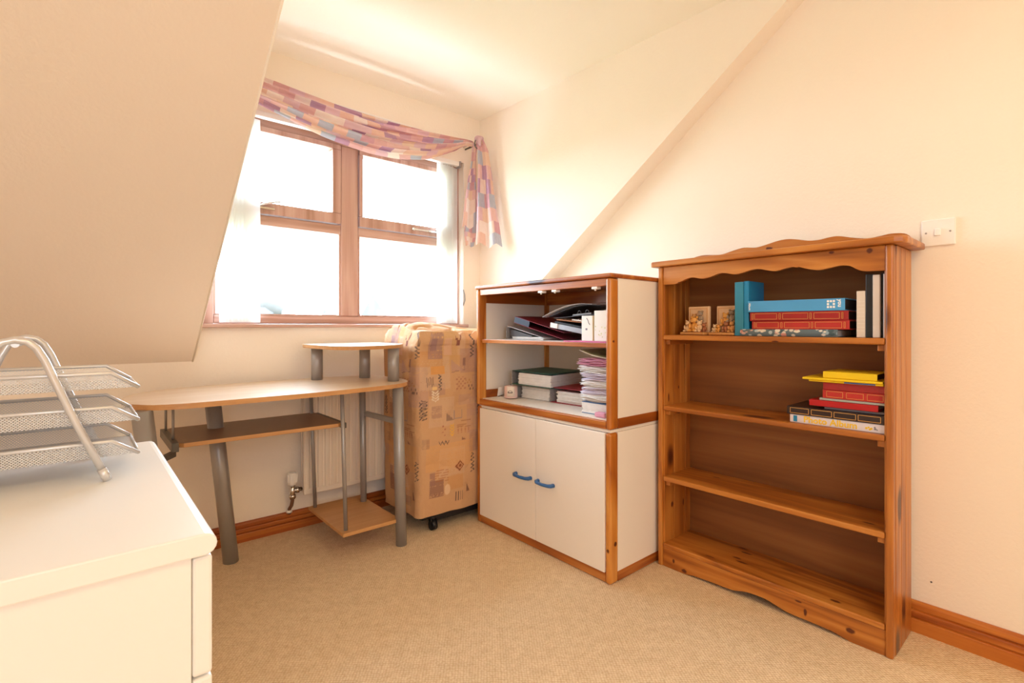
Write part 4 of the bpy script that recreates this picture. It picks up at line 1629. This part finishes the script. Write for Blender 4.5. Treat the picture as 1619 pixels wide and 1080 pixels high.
def local_text(nm, body, size, mat, parent, pos, rot=0.0, off=0.0):
    """lettering on a surface facing -X of the parent (local coordinates)"""
    o = text_mesh(nm, body, size, mat, None, Matrix.Translation(Vector(pos)) @ MT @ Matrix.Rotation(rot, 4, 'Z'), 0.0003, off)
    o.parent = parent
    return o


local_text('lettering', 'you', 0.017, wp_, tl, (-hx - 0.0003, -hy + 0.014, h * 0.60), -PI / 2, 0.0004)
mb = MB()
for a in range(3):
    for b_ in range(3):
        if (a, b_) != (1, 1):
            y_, z_ = -hy + 0.028 + a * 0.0085, h * 0.22 + b_ * 0.0095
            mb.box(-hx - 0.0004, -hx + 0.0004, y_, y_ + 0.0062, z_, z_ + 0.0066)
link('spine_squares', mb, wp_, tl, local=True)
local_text('lettering', 'Album', 0.010, wp_, tl, (-hx - 0.0003, hy - 0.006, h * 0.5), -PI / 2, 0.0002)


def upright(name, label, y0, y1, x0, x1, z0, z1, cover_m, page_m, cat='book', group=None, bev=0.002):
    t = thing(name, label, cat, ((x0 + x1) / 2, (y0 + y1) / 2, z0), 0, group)
    mb = MB()
    mb.box(x0, x0 + 0.004, y0, y1, z0, z1, bev=bev)
    mb.box(x0 + 0.003, x1, y0, y0 + 0.0025, z0, z1, bev=0.0008)
    mb.box(x0 + 0.003, x1, y1 - 0.0025, y1, z0, z1, bev=0.0008)
    link('cover', mb, cover_m, t)
    link('pages', B(x0 + 0.004, x1 - 0.004, y0 + 0.0025, y1 - 0.0025, z0 + 0.003, z1 - 0.004), page_m, t)
    return t


upright('binder', 'dull teal binder standing left of the piled albums', 0.8535, 0.886, 1.872, 2.000, Z1s, 1.166, paint('dull_teal_cover', '#2f86a4', 0.4, 0.06, 12), M['pages'], 'binder')
upright('binder', 'bright blue binder with dark side, standing behind the piled albums', 0.8345 + 0.0, 0.8525, 1.874, 2.005, Z1s, 1.168, M['teal_cov'], M['pages'], 'binder')
t = upright('photo_wallet', 'cream ribbed photo wallet standing right of the piled albums', 0.4700, 0.4945, 1.872, 2.02, Z1s, 1.112, M['pale_cov'], M['pages'], 'album')
mb = MB()
for k in range(9):
    mb.box(1.8712, 1.8722, 0.4720, 0.4925, 0.985 + k * 0.0115, 0.9865 + k * 0.0115)
link('ribbing', mb, M['pages'], t)
upright('album', 'black upright album between the ribbed wallet and the pale one', 0.4505, 0.4695, 1.870, 2.03, Z1s, 1.163, M['black'], M['pages_dk'], 'album')
M['pale2'] = paint('pale_padded_cover', '#d6c8bc', 0.38, 0.06, 10)
upright('album', 'pale padded upright album between two black spines', 0.4315, 0.4500, 1.866, 2.03, Z1s, 1.160, M['pale2'], M['pages'], 'album', bev=0.0058)
upright('album', 'narrow black album standing between the two pale padded albums', 0.4235, 0.4310, 1.880, 2.03, Z1s, 1.165, M['black'], M['pages_dk'], 'album', bev=0.001)
M['pale3'] = paint('pale_grey_padded_cover', '#d3ccd0', 0.38, 0.06, 10)
upright('album', 'pale grey padded album pressed against the right side of the shelf', 0.4180 - 0.0, 0.4228, 1.866, 2.03, Z1s, 1.161, M['pale3'], M['pages'], 'album', bev=0.001)


# figurine plaques
def plaque(label, x, y, variant):
    t = thing('bear_ornament', label, 'ornament', (x, y, Z1s), R(-6))
    cream = M['plq']
    link('base', B(-0.032, 0.030, -0.054, 0.058, 0, 0.012, bev=0.005, seg=3), M['bear_tan'], t, local=True)
    p = link('plaque', B(0.010, 0.024, -0.050, 0.046, 0.011, 0.116, bev=0.003), cream, t, local=True)
    mb = MB()
    for a in ((-0.042, -0.040, 0.020, 0.108), (0.036, 0.038, 0.020, 0.108)):
        mb.box(0.0088, 0.0105, a[0], a[1], a[2], a[3])
    mb.box(0.0088, 0.0105, -0.042, 0.038, 0.106, 0.108)
    link('plaque_border', mb, M['bear_tan'], p, local=True)

    def bear(y0, z0, s, mat, x0=-0.008):
        mb = MB()
        mb.blob((x0, y0, z0 + 0.016 * s), (0.011 * s, 0.013 * s, 0.016 * s))
        mb.blob((x0 - 0.002, y0, z0 + 0.038 * s), (0.010 * s, 0.0115 * s, 0.0105 * s))
        mb.blob((x0 - 0.012 * s, y0, z0 + 0.035 * s), (0.005 * s, 0.005 * s, 0.004 * s))
        for sg in (-1, 1):
            mb.blob((x0, y0 + sg * 0.009 * s, z0 + 0.048 * s), 0.0042 * s)
            mb.blob((x0 - 0.008 * s, y0 + sg * 0.012 * s, z0 + 0.020 * s), (0.005 * s, 0.0045 * s, 0.010 * s))
            mb.blob((x0 - 0.013 * s, y0 + sg * 0.009 * s, z0 + 0.005 * s), (0.011 * s, 0.0055 * s, 0.005 * s))
        return link('bear', mb, mat, t, local=True)
    if variant == 0:
        bear(0.034, 0.012, 0.95, M['bear_pale'])
        bear(0.004, 0.012, 1.25, M['bear_gold'])
        bear(-0.022, 0.012, 0.95, M['bear_pale'], -0.012)
        bear(-0.042, 0.012, 0.75, M['bear_brown'], -0.010)
        bear(-0.014, 0.050, 0.95, M['bear_grey'], 0.006)
        bear(0.016, 0.046, 0.80, M['bear_tan'], 0.006)
    else:
        bear(0.022, 0.012, 0.60, M['bear_gold'], -0.014)
        bear(0.040, 0.012, 0.62, M['bear_pale'], -0.010)
        bear(0.002, 0.036, 1.05, M['bear_gold'], 0.004)
        bear(-0.022, 0.050, 1.0, M['bear_grey'], 0.006)
        bear(-0.010, 0.012, 0.85, M['bear_brown'], -0.012)
        bear(-0.034, 0.012, 0.9, M['bear_tan'], -0.010)
    return t


M['plq'] = paint('cream_resin', '#d9b48e', 0.6, 0.05, 40)
M['bear_tan'] = paint('tan_resin', '#c98e50', 0.55, 0.08, 60)
M['bear_gold'] = paint('gold_resin', '#d79848', 0.5, 0.12, 90)
M['bear_pale'] = paint('pale_resin', '#e2bd92', 0.5, 0.1, 90)
M['bear_brown'] = paint('brown_resin', '#9c5f3a', 0.5, 0.12, 90)
M['bear_grey'] = paint('grey_resin', '#9a8470', 0.5, 0.15, 90)
plaque('resin plaque with a group of teddy bears, at the left end of the top shelf', 1.905, 1.058, 0)
plaque('resin teddy bear plaque half hidden behind the teal binder', 1.912, 0.940, 1)

# pile on the second shelf
za = 0.6695
Yr = 0.4185
t, hx, hy, h = lying('photo_album', 'white photo album with yellow lettering at the bottom of the second-shelf pile', 1.866, 2.040, Yr, 0.690, za, za + 0.028, M['white_cov'], M['pages'])
M['ylet'] = paint('yellow_lettering', '#ecc22e', 0.5, 0.03, 30)
# the words sit between the label and the right-hand motif
local_text('lettering', 'Photo Album', 0.0290, M['ylet'], t, (-hx - 0.0004, 0.014, h * 0.50), 0.0, 0.0007)
mb = MB()
mb.box(-hx - 0.0006, -hx + 0.0004, hy - 0.024, hy - 0.012, 0.004, h - 0.004)
link('spine_label', mb, M['teal_cov'], t, local=True)
mb = MB()
for y_, z_, r_ in ((-0.088, 0.012, 0.0035), (-0.094, 0.015, 0.003), (-0.101, 0.012, 0.0036), (-0.097, 0.009, 0.003)):
    mb.cyl((-hx - 0.0006, y_, z_), (-hx + 0.0002, y_, z_), r_, seg=12)
link('spine_motif', mb, M['ylet'], t, local=True)
mb = MB()
for y_, z_, r_ in ((-0.110, 0.017, 0.0024), (-0.111, 0.012, 0.0034), (-0.116, 0.010, 0.002)):
    mb.cyl((-hx - 0.0006, y_, z_), (-hx + 0.0002, y_, z_), r_, seg=12)
link('spine_motif', mb, M['grey_cov'], t, local=True)
za += 0.0285
t, hx, hy, h = lying('photo_album', 'dark brown album with gold spine panels above the white photo album', 1.862, 2.045, Yr, 0.698, za, za + 0.027, M['brown_cov'], M['pages_dk'])
gilding(t, hx, hy, h, [(0.04, 0.245), (0.275, 0.49), (0.515, 0.73), (0.755, 0.965)], M['gold'], 0.0016)
za += 0.0275
t, hx, hy, h = lying('folder', 'thin grey folder between the dark brown album and the red book', 1.880, 2.030, Yr, 0.588, za, za + 0.008, M['grey_cov'], M['pages'], 'folder', board=0.0015)
za += 0.0085
t, hx, hy, h = lying('book', 'plain bright red book in the middle of the second-shelf pile', 1.868, 2.030, 0.436, 0.630, za, za + 0.020, paint('bright_red_cover', '#b3141a', 0.4, 0.05, 20), M['pages'], 'book')
za += 0.0205
t, hx, hy, h = lying('booklet', 'thin grey-green booklet with small print on the plain red book', 1.872, 2.030, Yr, 0.600, za, za + 0.008, paint('grey_green_cover', '#a9aca4', 0.5, 0.06, 60), M['pages'], 'booklet', board=0.001)
za += 0.0085
t, hx, hy, h = lying('photo_album', 'red album with gold panels in the second-shelf pile', 1.870, 2.035, Yr, 0.590, za, za + 0.028, M['red_cov2'], M['pages_dk'])
gilding(t, hx, hy, h, [(0.07, 0.34), (0.40, 0.67), (0.73, 0.97)], M['gold'])
za += 0.0285
t, hx, hy, h = lying('photo_album', 'plain dark red album under the yellow books', 1.868, 2.035, Yr, 0.588, za, za + 0.024, M['red_cov'], M['pages_dk'])
za += 0.0245
t, hx, hy, h = lying('booklet', 'thin yellow booklet with blue strip lying on the dark red album', 1.858, 2.030, Yr + 0.002, 0.628, za, za + 0.006, M['yellow'], M['pages'], 'booklet', board=0.001)
mb = MB()
mb.box(-hx - 0.0006, -hx + 0.0004, -hy + 0.02, 0.0, 0.001, 0.005)
link('spine_strip', mb, paint('blue_strip', '#3f5da0', 0.5, 0.04, 20), t, local=True)
za += 0.0065
t, hx, hy, h = lying('booklet', 'long thin yellow booklet sticking out furthest left of the pile', 1.852, 2.025, Yr + 0.004, 0.646, za, za + 0.007, M['yellow'], M['pages'], 'booklet', board=0.001, rz=R(1))
za += 0.0075
t, hx, hy, h = lying('book', 'yellow paperback lying at the very top of the second-shelf pile', 1.866, 2.020, 0.438, 0.588, za, za + 0.021, M['yellow'], M['pages_dk'], 'book', board=0.0015, tilt=0)

# ================================================================ THINGS IN THE OPEN SHELF UNIT
ZL = 0.6325    # lower board
ZU = 0.9345    # upper shelf
# candle
cd = thing('candle', 'pink scented candle in a glass jar at the left of the lower shelf', 'candle', (1.670, 1.945, ZL))
mb = MB().lathe([(0.033, 0.0), (0.036, 0.002), (0.0365, 0.010), (0.0365, 0.084), (0.0355, 0.086)], 1.670, 1.945, 32, ZL)
mb.bm.faces.ensure_lookup_table()
bmesh.ops.delete(mb.bm, geom=[max(mb.bm.faces, key=lambda f: f.calc_center_median().z)], context='FACES')
link('jar', mb, M['jar'], cd)
wx = link('wax', MB().lathe([(0.033, 0.004), (0.034, 0.006), (0.034, 0.062), (0.030, 0.064)], 1.670, 1.945, 28, ZL), paint('pink_wax', '#f4d2cc', 0.5, 0.03, 30), cd)
link('wick', MB().cyl((1.670, 1.945, ZL + 0.063), (1.671, 1.945, ZL + 0.074), 0.001, seg=6), M['black'], wx)
mb = MB()


def lab_fn(u, v):
    a = R(196) + R(62) * u
    return Vector((1.670 + 0.0375 * math.cos(a), 1.945 + 0.0375 * math.sin(a), ZL + 0.014 + 0.050 * v))


mb.grid(lab_fn, 10, 2)
lb = link('jar_label', mb, paint('cream_label', '#f0e2d6', 0.6, 0.03, 30), cd, solid=0.0006)
mb = MB()
a = R(223)
Mx = Matrix.Translation((1.670, 1.945, ZL + 0.036)) @ Matrix.Rotation(a, 4, 'Z') @ Matrix.Translation((0.0378, 0, 0))
for k in range(9):
    b_ = PI * k / 8
    mb.box(-0.0004, 0.0006, 0.010 * math.cos(b_) - 0.0016, 0.010 * math.cos(b_) + 0.0016, 0.007 * math.sin(b_) - 0.001, 0.007 * math.sin(b_) + 0.001, M=Mx)
mb.box(-0.0004, 0.0006, -0.012, 0.012, -0.005, -0.001, M=Mx)
link('label_motif', mb, M['pages_dk'], lb)


def sheets(mb, w, d, h, n, jit=0.006, seed=1, wave=0.0):
    """pile of paper sheets in local coordinates, bottom centre at the origin"""
    rs = random.Random(seed)
    for k in range(n):
        z0 = h * k / n
        z1 = h * (k + 0.86) / n
        jx, jy = rs.uniform(-jit, jit), rs.uniform(-jit, jit)
        dx = wave * math.sin(k * 0.55)
        mb.box(-w / 2 + jx + dx, w / 2 + jx + dx, -d / 2 + jy, d / 2 + jy, z0, z1)
    return mb


def lever_arch(label, loc, rz, w, d, h, col, tilt=(0, 0), paper_seed=1, cat='binder', fill=0.85, spine='+Y', inner=None):
    """lever-arch file lying on its side: two boards, spine, papers, rings. w along X, d along Y"""
    t = thing('lever_arch_file', label, cat, loc, rz)
    t.rotation_euler = (tilt[0], tilt[1], rz)
    cm = paint('file_board', col, 0.5, 0.06, 25)
    link('top_cover', B(-w / 2, w / 2, -d / 2, d / 2, h - 0.003, h, bev=0.001), cm, t, local=True)
    link('bottom_cover', B(-w / 2, w / 2, -d / 2, d / 2, 0, 0.003, bev=0.001), cm, t, local=True)
    sp_ = link('spine', B(-w / 2, w / 2, d / 2 - 0.003, d / 2, 0.003, h - 0.003, bev=0.0005), inner or cm, t, local=True)
    mb = MB()
    mb.ring_tube([(0 + 0.02 * math.cos(a), d / 2 - 0.004, h / 2 + 0.02 * math.sin(a)) for a in [k * PI / 8 for k in range(16)]], 0.002, 6, closed=True)
    link('finger_hole', mb, M['steel'], sp_, local=True)
    mb = MB()
    sheets(mb, w - 0.02, d - 0.045, (h - 0.008) * fill, 16, 0.004, paper_seed)
    bmesh.ops.translate(mb.bm, verts=mb.bm.verts, vec=(0, -0.014, 0.004))
    p = link('papers', mb, M['paper'], t, local=True)
    p['kind'] = 'stuff'
    mb = MB()
    for sx in (-0.04, 0.04):
        mb.ring_tube([(sx, d / 2 - 0.030 + 0.014 * math.cos(a), h / 2 + (h / 2 - 0.006) * math.sin(a)) for a in [PI * 0.5 + k * PI / 8 for k in range(9)]], 0.0014, 6)
    link('rings', mb, M['steel'], t, local=True)
    return t


lever_arch('pale grey file lying directly under the green file', (1.855, 1.850, ZL), R(3), 0.27, 0.235, 0.066, '#b9b0aa', paper_seed=3, fill=0.95)
lever_arch('dark green file lying on the pale grey file beside the candle', (1.832, 1.840, ZL + 0.0705), R(8), 0.285, 0.250, 0.070, '#1e4f3f', (R(1.2), R(0)), paper_seed=4, fill=0.92, inner=paint('mottled_board', '#8c8886', 0.6, 0.2, 120))
lever_arch('red lever arch file lying under the edge of the loose paper pile', (1.865, 1.592, ZL), R(2), 0.26, 0.275, 0.074, '#a02830', (R(0), R(0)), paper_seed=5, fill=0.80, inner=paint('mottled_board_b', '#9c9694', 0.6, 0.2, 120))


# loose papers piled high at the right
def wavy_pile(name, label, loc, w, d, h, n, seed, cols, rz=0.0):
    t = thing(name, label, 'papers', loc, rz)
    rs = random.Random(seed)
    per = max(1, n // len(cols))
    for ci, c in enumerate(cols):
        mb = MB()
        for k in range(ci * per, (ci + 1) * per):
            z0 = h * k / n
            jx, jy, jr = rs.uniform(-.010, .010), rs.uniform(-.009, .009), rs.uniform(-.03, .03)
            bulge = 0.008 * math.sin(k / n * 3 * PI) + 0.018 * k / n - 0.006
            ph = rs.uniform(0, 6)

            def fn(u, v, z0=z0, jx=jx, jy=jy, jr=jr, ph=ph, bulge=bulge):
                x, y = (u - 0.5) * w, (v - 0.5) * d
                return Vector((x + jx - jr * y, y + jy + jr * x + bulge, z0 + 0.0022 * math.sin(v * 7 + ph) + 0.001 * math.sin(u * 6 + ph)))
            mb.grid(fn, 6, 10, uv=False)
        o = link('sheets', mb, c, t, local=True, solid=0.0016)
        o['kind'] = 'stuff'
    return t


M['paper_l'] = paint('lilac_paper', '#e2d8e4', 0.8, 0.04, 30)
M['paper_p'] = paint('pink_paper', '#e0a0b8', 0.8, 0.05, 30)
M['paper_m'] = paint('magenta_paper', '#d2609a', 0.7, 0.05, 30)
wavy_pile('paper_pile', 'tall untidy pile of white papers at the right of the lower shelf', (1.745, 1.342, ZL + 0.052), 0.24, 0.175, 0.180, 60, 2, [M['paper'], M['paper_l'], M['paper'], M['paper_l'], M['paper'], M['paper_p']])
pl = thing('folder', 'blue edged document folder at the foot of the white paper pile', 'folder', (1.745, 1.345, ZL))
link('cover', B(-0.12, 0.12, -0.088, 0.084, 0.0, 0.003, bev=0.001), paint('slate_blue_card', '#5f7fa8', 0.6, 0.05, 20), pl, local=True)
link('cover', B(-0.12, 0.12, -0.088, 0.084, 0.046, 0.049, bev=0.001), paint('slate_blue_card_b', '#4d6d98', 0.6, 0.05, 20), pl, local=True)
mb = MB()
sheets(mb, 0.235, 0.165, 0.042, 12, 0.004, 8)
bmesh.ops.translate(mb.bm, verts=mb.bm.verts, vec=(0, 0, 0.0035))
tag(link('papers', mb, M['paper'], pl, local=True), kind='stuff')
mg = thing('magazine', 'curled magazine lying on top of the white paper pile under the shelf', 'magazine', (1.70, 1.335, ZL + 0.236))
mb = MB()
mb.grid(lambda u, v: Vector(((u - 0.5) * 0.20, (v - 0.5) * 0.17, 0.030 * v * v + 0.002)), 8, 10)
link('pages', mb, M['pages'], mg, local=True, solid=0.003)
mb = MB()
mb.grid(lambda u, v: Vector(((u - 0.5) * 0.20, (v - 0.5) * 0.17, 0.030 * v * v + 0.0045)), 8, 10)
link('cover', mb, paint('magazine_cover', '#8c8a66', 0.4, 0.4, 30), mg, local=True, solid=0.0008)
tp = thing('tissue_packet', 'small pink and white packet at the front foot of the paper pile', 'packet', (1.600, 1.300, ZL))
link('packet', B(-0.016, 0.016, -0.028, 0.028, 0, 0.020, bev=0.007, seg=3), M['paper_p'], tp, local=True)
link('flap', B(-0.010, 0.010, -0.030, -0.018, 0.004, 0.018, bev=0.004), M['paper'], tp, local=True)
# sheets behind the candle
ps = thing('letter', 'folded white letters with brown crease lines behind the candle jar', 'letter', (1.74, 2.000, ZL))
link('sheet', B(-0.13, 0.11, -0.022, 0.022, 0.001, 0.003), M['paper'], ps, local=True)
mb = MB()
mb.box(-0.10, 0.10, 0.018, 0.020, 0.004, 0.050, M=Matrix.Rotation(R(10), 4, 'X'))
link('sheet', mb, M['paper'], ps, local=True)
link('crease', MB().cyl((-0.10, 0.010, 0.006), (0.04, 0.012, 0.030), 0.0016, seg=6), M['brown_cov'], ps, local=True)

# upper shelf
cl = paint('smoky_plastic', '#a79f9c', 0.3, 0.05, 20)
t = thing('document_wallet', 'smoky grey plastic file wedged open at the left of the upper shelf', 'file', (1.80, 1.860, ZU))
mb = MB()
mb.prism([(0.125, 0.0), (0.125, 0.062), (0.112, 0.070), (-0.150, 0.012), (-0.150, 0.010), (0.110, 0.064), (0.121, 0.058), (0.121, 0.003), (-0.150, 0.003), (-0.150, 0.0)][::-1], 'X', -0.13, 0.13)
link('cover', mb, cl, t, local=True)
mb = MB()
sheets(mb, 0.245, 0.225, 0.010, 4, 0.004, 11)
bmesh.ops.translate(mb.bm, verts=mb.bm.verts, vec=(-0.004, -0.035, 0.0035))
tag(link('papers', mb, M['paper'], t, local=True), kind='stuff')
mb = MB()
mb.prism([(0.10, 0.015), (0.10, 0.052), (-0.06, 0.020), (-0.06, 0.015)][::-1], 'X', -0.120, 0.11)
link('inner_card', mb, paint('charcoal_card', '#4d4848', 0.5, 0.1, 30), t, local=True)
t2 = thing('ring_binder', 'burgundy ring binder with navy spine, tilted on the grey file', 'binder', (1.800, 1.765, ZU + 0.046))
t2.rotation_euler = (R(14.5), 0, R(6))
bcov = paint('burgundy_board', '#7c1c2a', 0.42, 0.06, 15)
link('cover', B(-0.14, 0.14, -0.165, 0.150, 0.031, 0.034, bev=0.001), bcov, t2, local=True)
link('cover', B(-0.14, 0.14, -0.165, 0.150, 0.0, 0.003, bev=0.001), bcov, t2, local=True)
link('spine', B(-0.14, 0.14, 0.147, 0.150, 0.003, 0.031), paint('navy_board', '#2b3246', 0.5, 0.05, 20), t2, local=True)
link('end_board', B(-0.14, -0.136, 0.05, 0.147, 0.003, 0.031), paint('navy_board_b', '#2f3a4e', 0.5, 0.05, 20), t2, local=True)
t3 = thing('laptop_case', 'black and silver slim case lying tilted on the burgundy binder', 'case', (1.80, 1.515, ZU + 0.037))
t3.rotation_euler = (R(9), 0, R(4))
link('body', B(-0.13, 0.12, -0.14, 0.145, 0.0, 0.024, bev=0.003), paint('silver_case', '#a9adb4', 0.35, 0.04, 20, metal=0.3), t3, local=True)
link('lid', B(-0.132, 0.12, -0.14, 0.125, 0.024, 0.034, bev=0.003), M['black'], t3, local=True)
link('end_panel', B(-0.134, -0.129, 0.105, 0.148, 0.001, 0.024, bev=0.001), M['white_plastic'], t3, local=True)
t4 = thing('clipboard', 'brown hardboard clipboard lying on the black and silver case', 'clipboard', (1.805, 1.480, ZU + 0.080))
t4.rotation_euler = (R(5.5), 0, R(3))
link('board', B(-0.13, 0.12, -0.15, 0.150, 0, 0.005, bev=0.001), paint('hardboard', '#a86a38', 0.6, 0.08, 30), t4, local=True)
mb = MB()
mb.box(-0.128, -0.100, -0.02, 0.06, 0.005, 0.013, bev=0.002)
mb.cyl((-0.120, -0.01, 0.012), (-0.120, 0.05, 0.012), 0.004, seg=10)
link('clip', mb, M['chrome'], t4, local=True)
t5 = thing('ring_binder', 'dark grey ring binder gaping open at the top of the shelf heap', 'binder', (1.83, 1.535, ZU + 0.110))
t5.rotation_euler = (R(-3), 0, R(-4))
gcov = paint('charcoal_board', '#453f40', 0.45, 0.08, 20)
link('cover', B(-0.12, 0.12, -0.16, 0.14, 0.0, 0.003, bev=0.001), gcov, t5, local=True)
mb = MB()
mb.grid(lambda u, v: Vector(((u - 0.5) * 0.24, -0.16 + 0.34 * v, 0.012 + 0.036 * math.sin(PI * min(1, 0.25 + v * 0.75)) ** 1.2)), 6, 24)
link('cover', mb, gcov, t5, local=True, solid=0.003)
mb = MB()
mb.grid(lambda u, v: Vector(((u - 0.5) * 0.236 - 0.004, -0.11 + 0.34 * v, 0.012 + 0.044 * math.sin(PI * min(1, 0.28 + v * 0.72)) ** 0.9)), 6, 24)
link('page', mb, M['paper'], t5, local=True, solid=0.0015)
mb = MB()
mb.box(-0.118, -0.06, -0.10, 0.02, 0.003, 0.012, bev=0.002)
for yy in (-0.07, -0.02):
    mb.ring_tube([(-0.112, yy + 0.011 * math.cos(a), 0.014 + 0.011 * math.sin(a)) for a in [k * PI / 6 for k in range(12)]], 0.0016, 6, closed=True)
link('ring_mechanism', mb, M['dark_steel'], t5, local=True)
t6 = thing('envelope', 'bright pink envelope lying flat under the two white boxes', 'envelope', (1.66, 1.375, ZU))
link('body', B(-0.085, 0.085, -0.115, 0.115, 0.0, 0.004, bev=0.001), M['paper_m'], t6, local=True)
link('flap', MB().prism([(-0.085, -0.115), (-0.085, 0.115), (0.02, 0.0)], 'Z', 0.004, 0.0052), M['paper_p'], t6, local=True)


def card_box(label, y0, y1, x0, x1, h, col2, seed):
    z0 = ZU + 0.0056
    t = thing('gift_box', label, 'box', ((x0 + x1) / 2, (y0 + y1) / 2, z0))
    link('carton', B(x0, x1, y0, y1, z0, z0 + h, bev=0.0012), M['carton'], t)
    link('side_face', B(x0 + 0.001, x1 - 0.001, y0 - 0.0007, y0 + 0.0003, z0 + 0.001, z0 + h - 0.001), col2, t)
    mb = MB()
    rs = random.Random(seed)
    yc = (y0 + y1) / 2
    if seed == 1:
        mb.ring_tube([(x0 - 0.0002, yc + 0.002, z0 + h * 0.90), (x0 - 0.0002, yc - 0.006, z0 + h * 0.80), (x0 - 0.0002, yc - 0.008, z0 + h * 0.72), (x0 - 0.0002, yc - 0.015, z0 + h * 0.64)], 0.0016, 6)
        mb.box(x0 - 0.0004, x0 + 0.0003, yc - 0.002, yc + 0.008, z0 + h * 0.42, z0 + h * 0.50)
        link('print', mb, M['grey_cov'], t)
    else:
        for k in range(12):
            y_, z_ = rs.uniform(y0 + 0.006, y1 - 0.006), z0 + rs.uniform(0.01, h * 0.5)
            mb.cyl((x0 - 0.0004, y_, z_), (x0 + 0.0002, y_, z_), rs.uniform(0.002, 0.004), seg=8)
        link('print', mb, paint('pale_lime_print', '#dcdcae', 0.6, 0.1, 60), t)


M['carton'] = paint('white_carton', '#f2efe8', 0.45, 0.02, 20)
M['cream_side'] = paint('cream_carton_side', '#e6cf9e', 0.5, 0.03, 20)
card_box('shorter white gift box with a small grey drawing on its front', 1.347, 1.406, 1.598, 1.632, 0.104, M['cream_side'], 1)
card_box('taller pale gift box with faint lime print, next to the pine post', 1.272, 1.338, 1.598, 1.634, 0.124, M['cream_side'], 2)
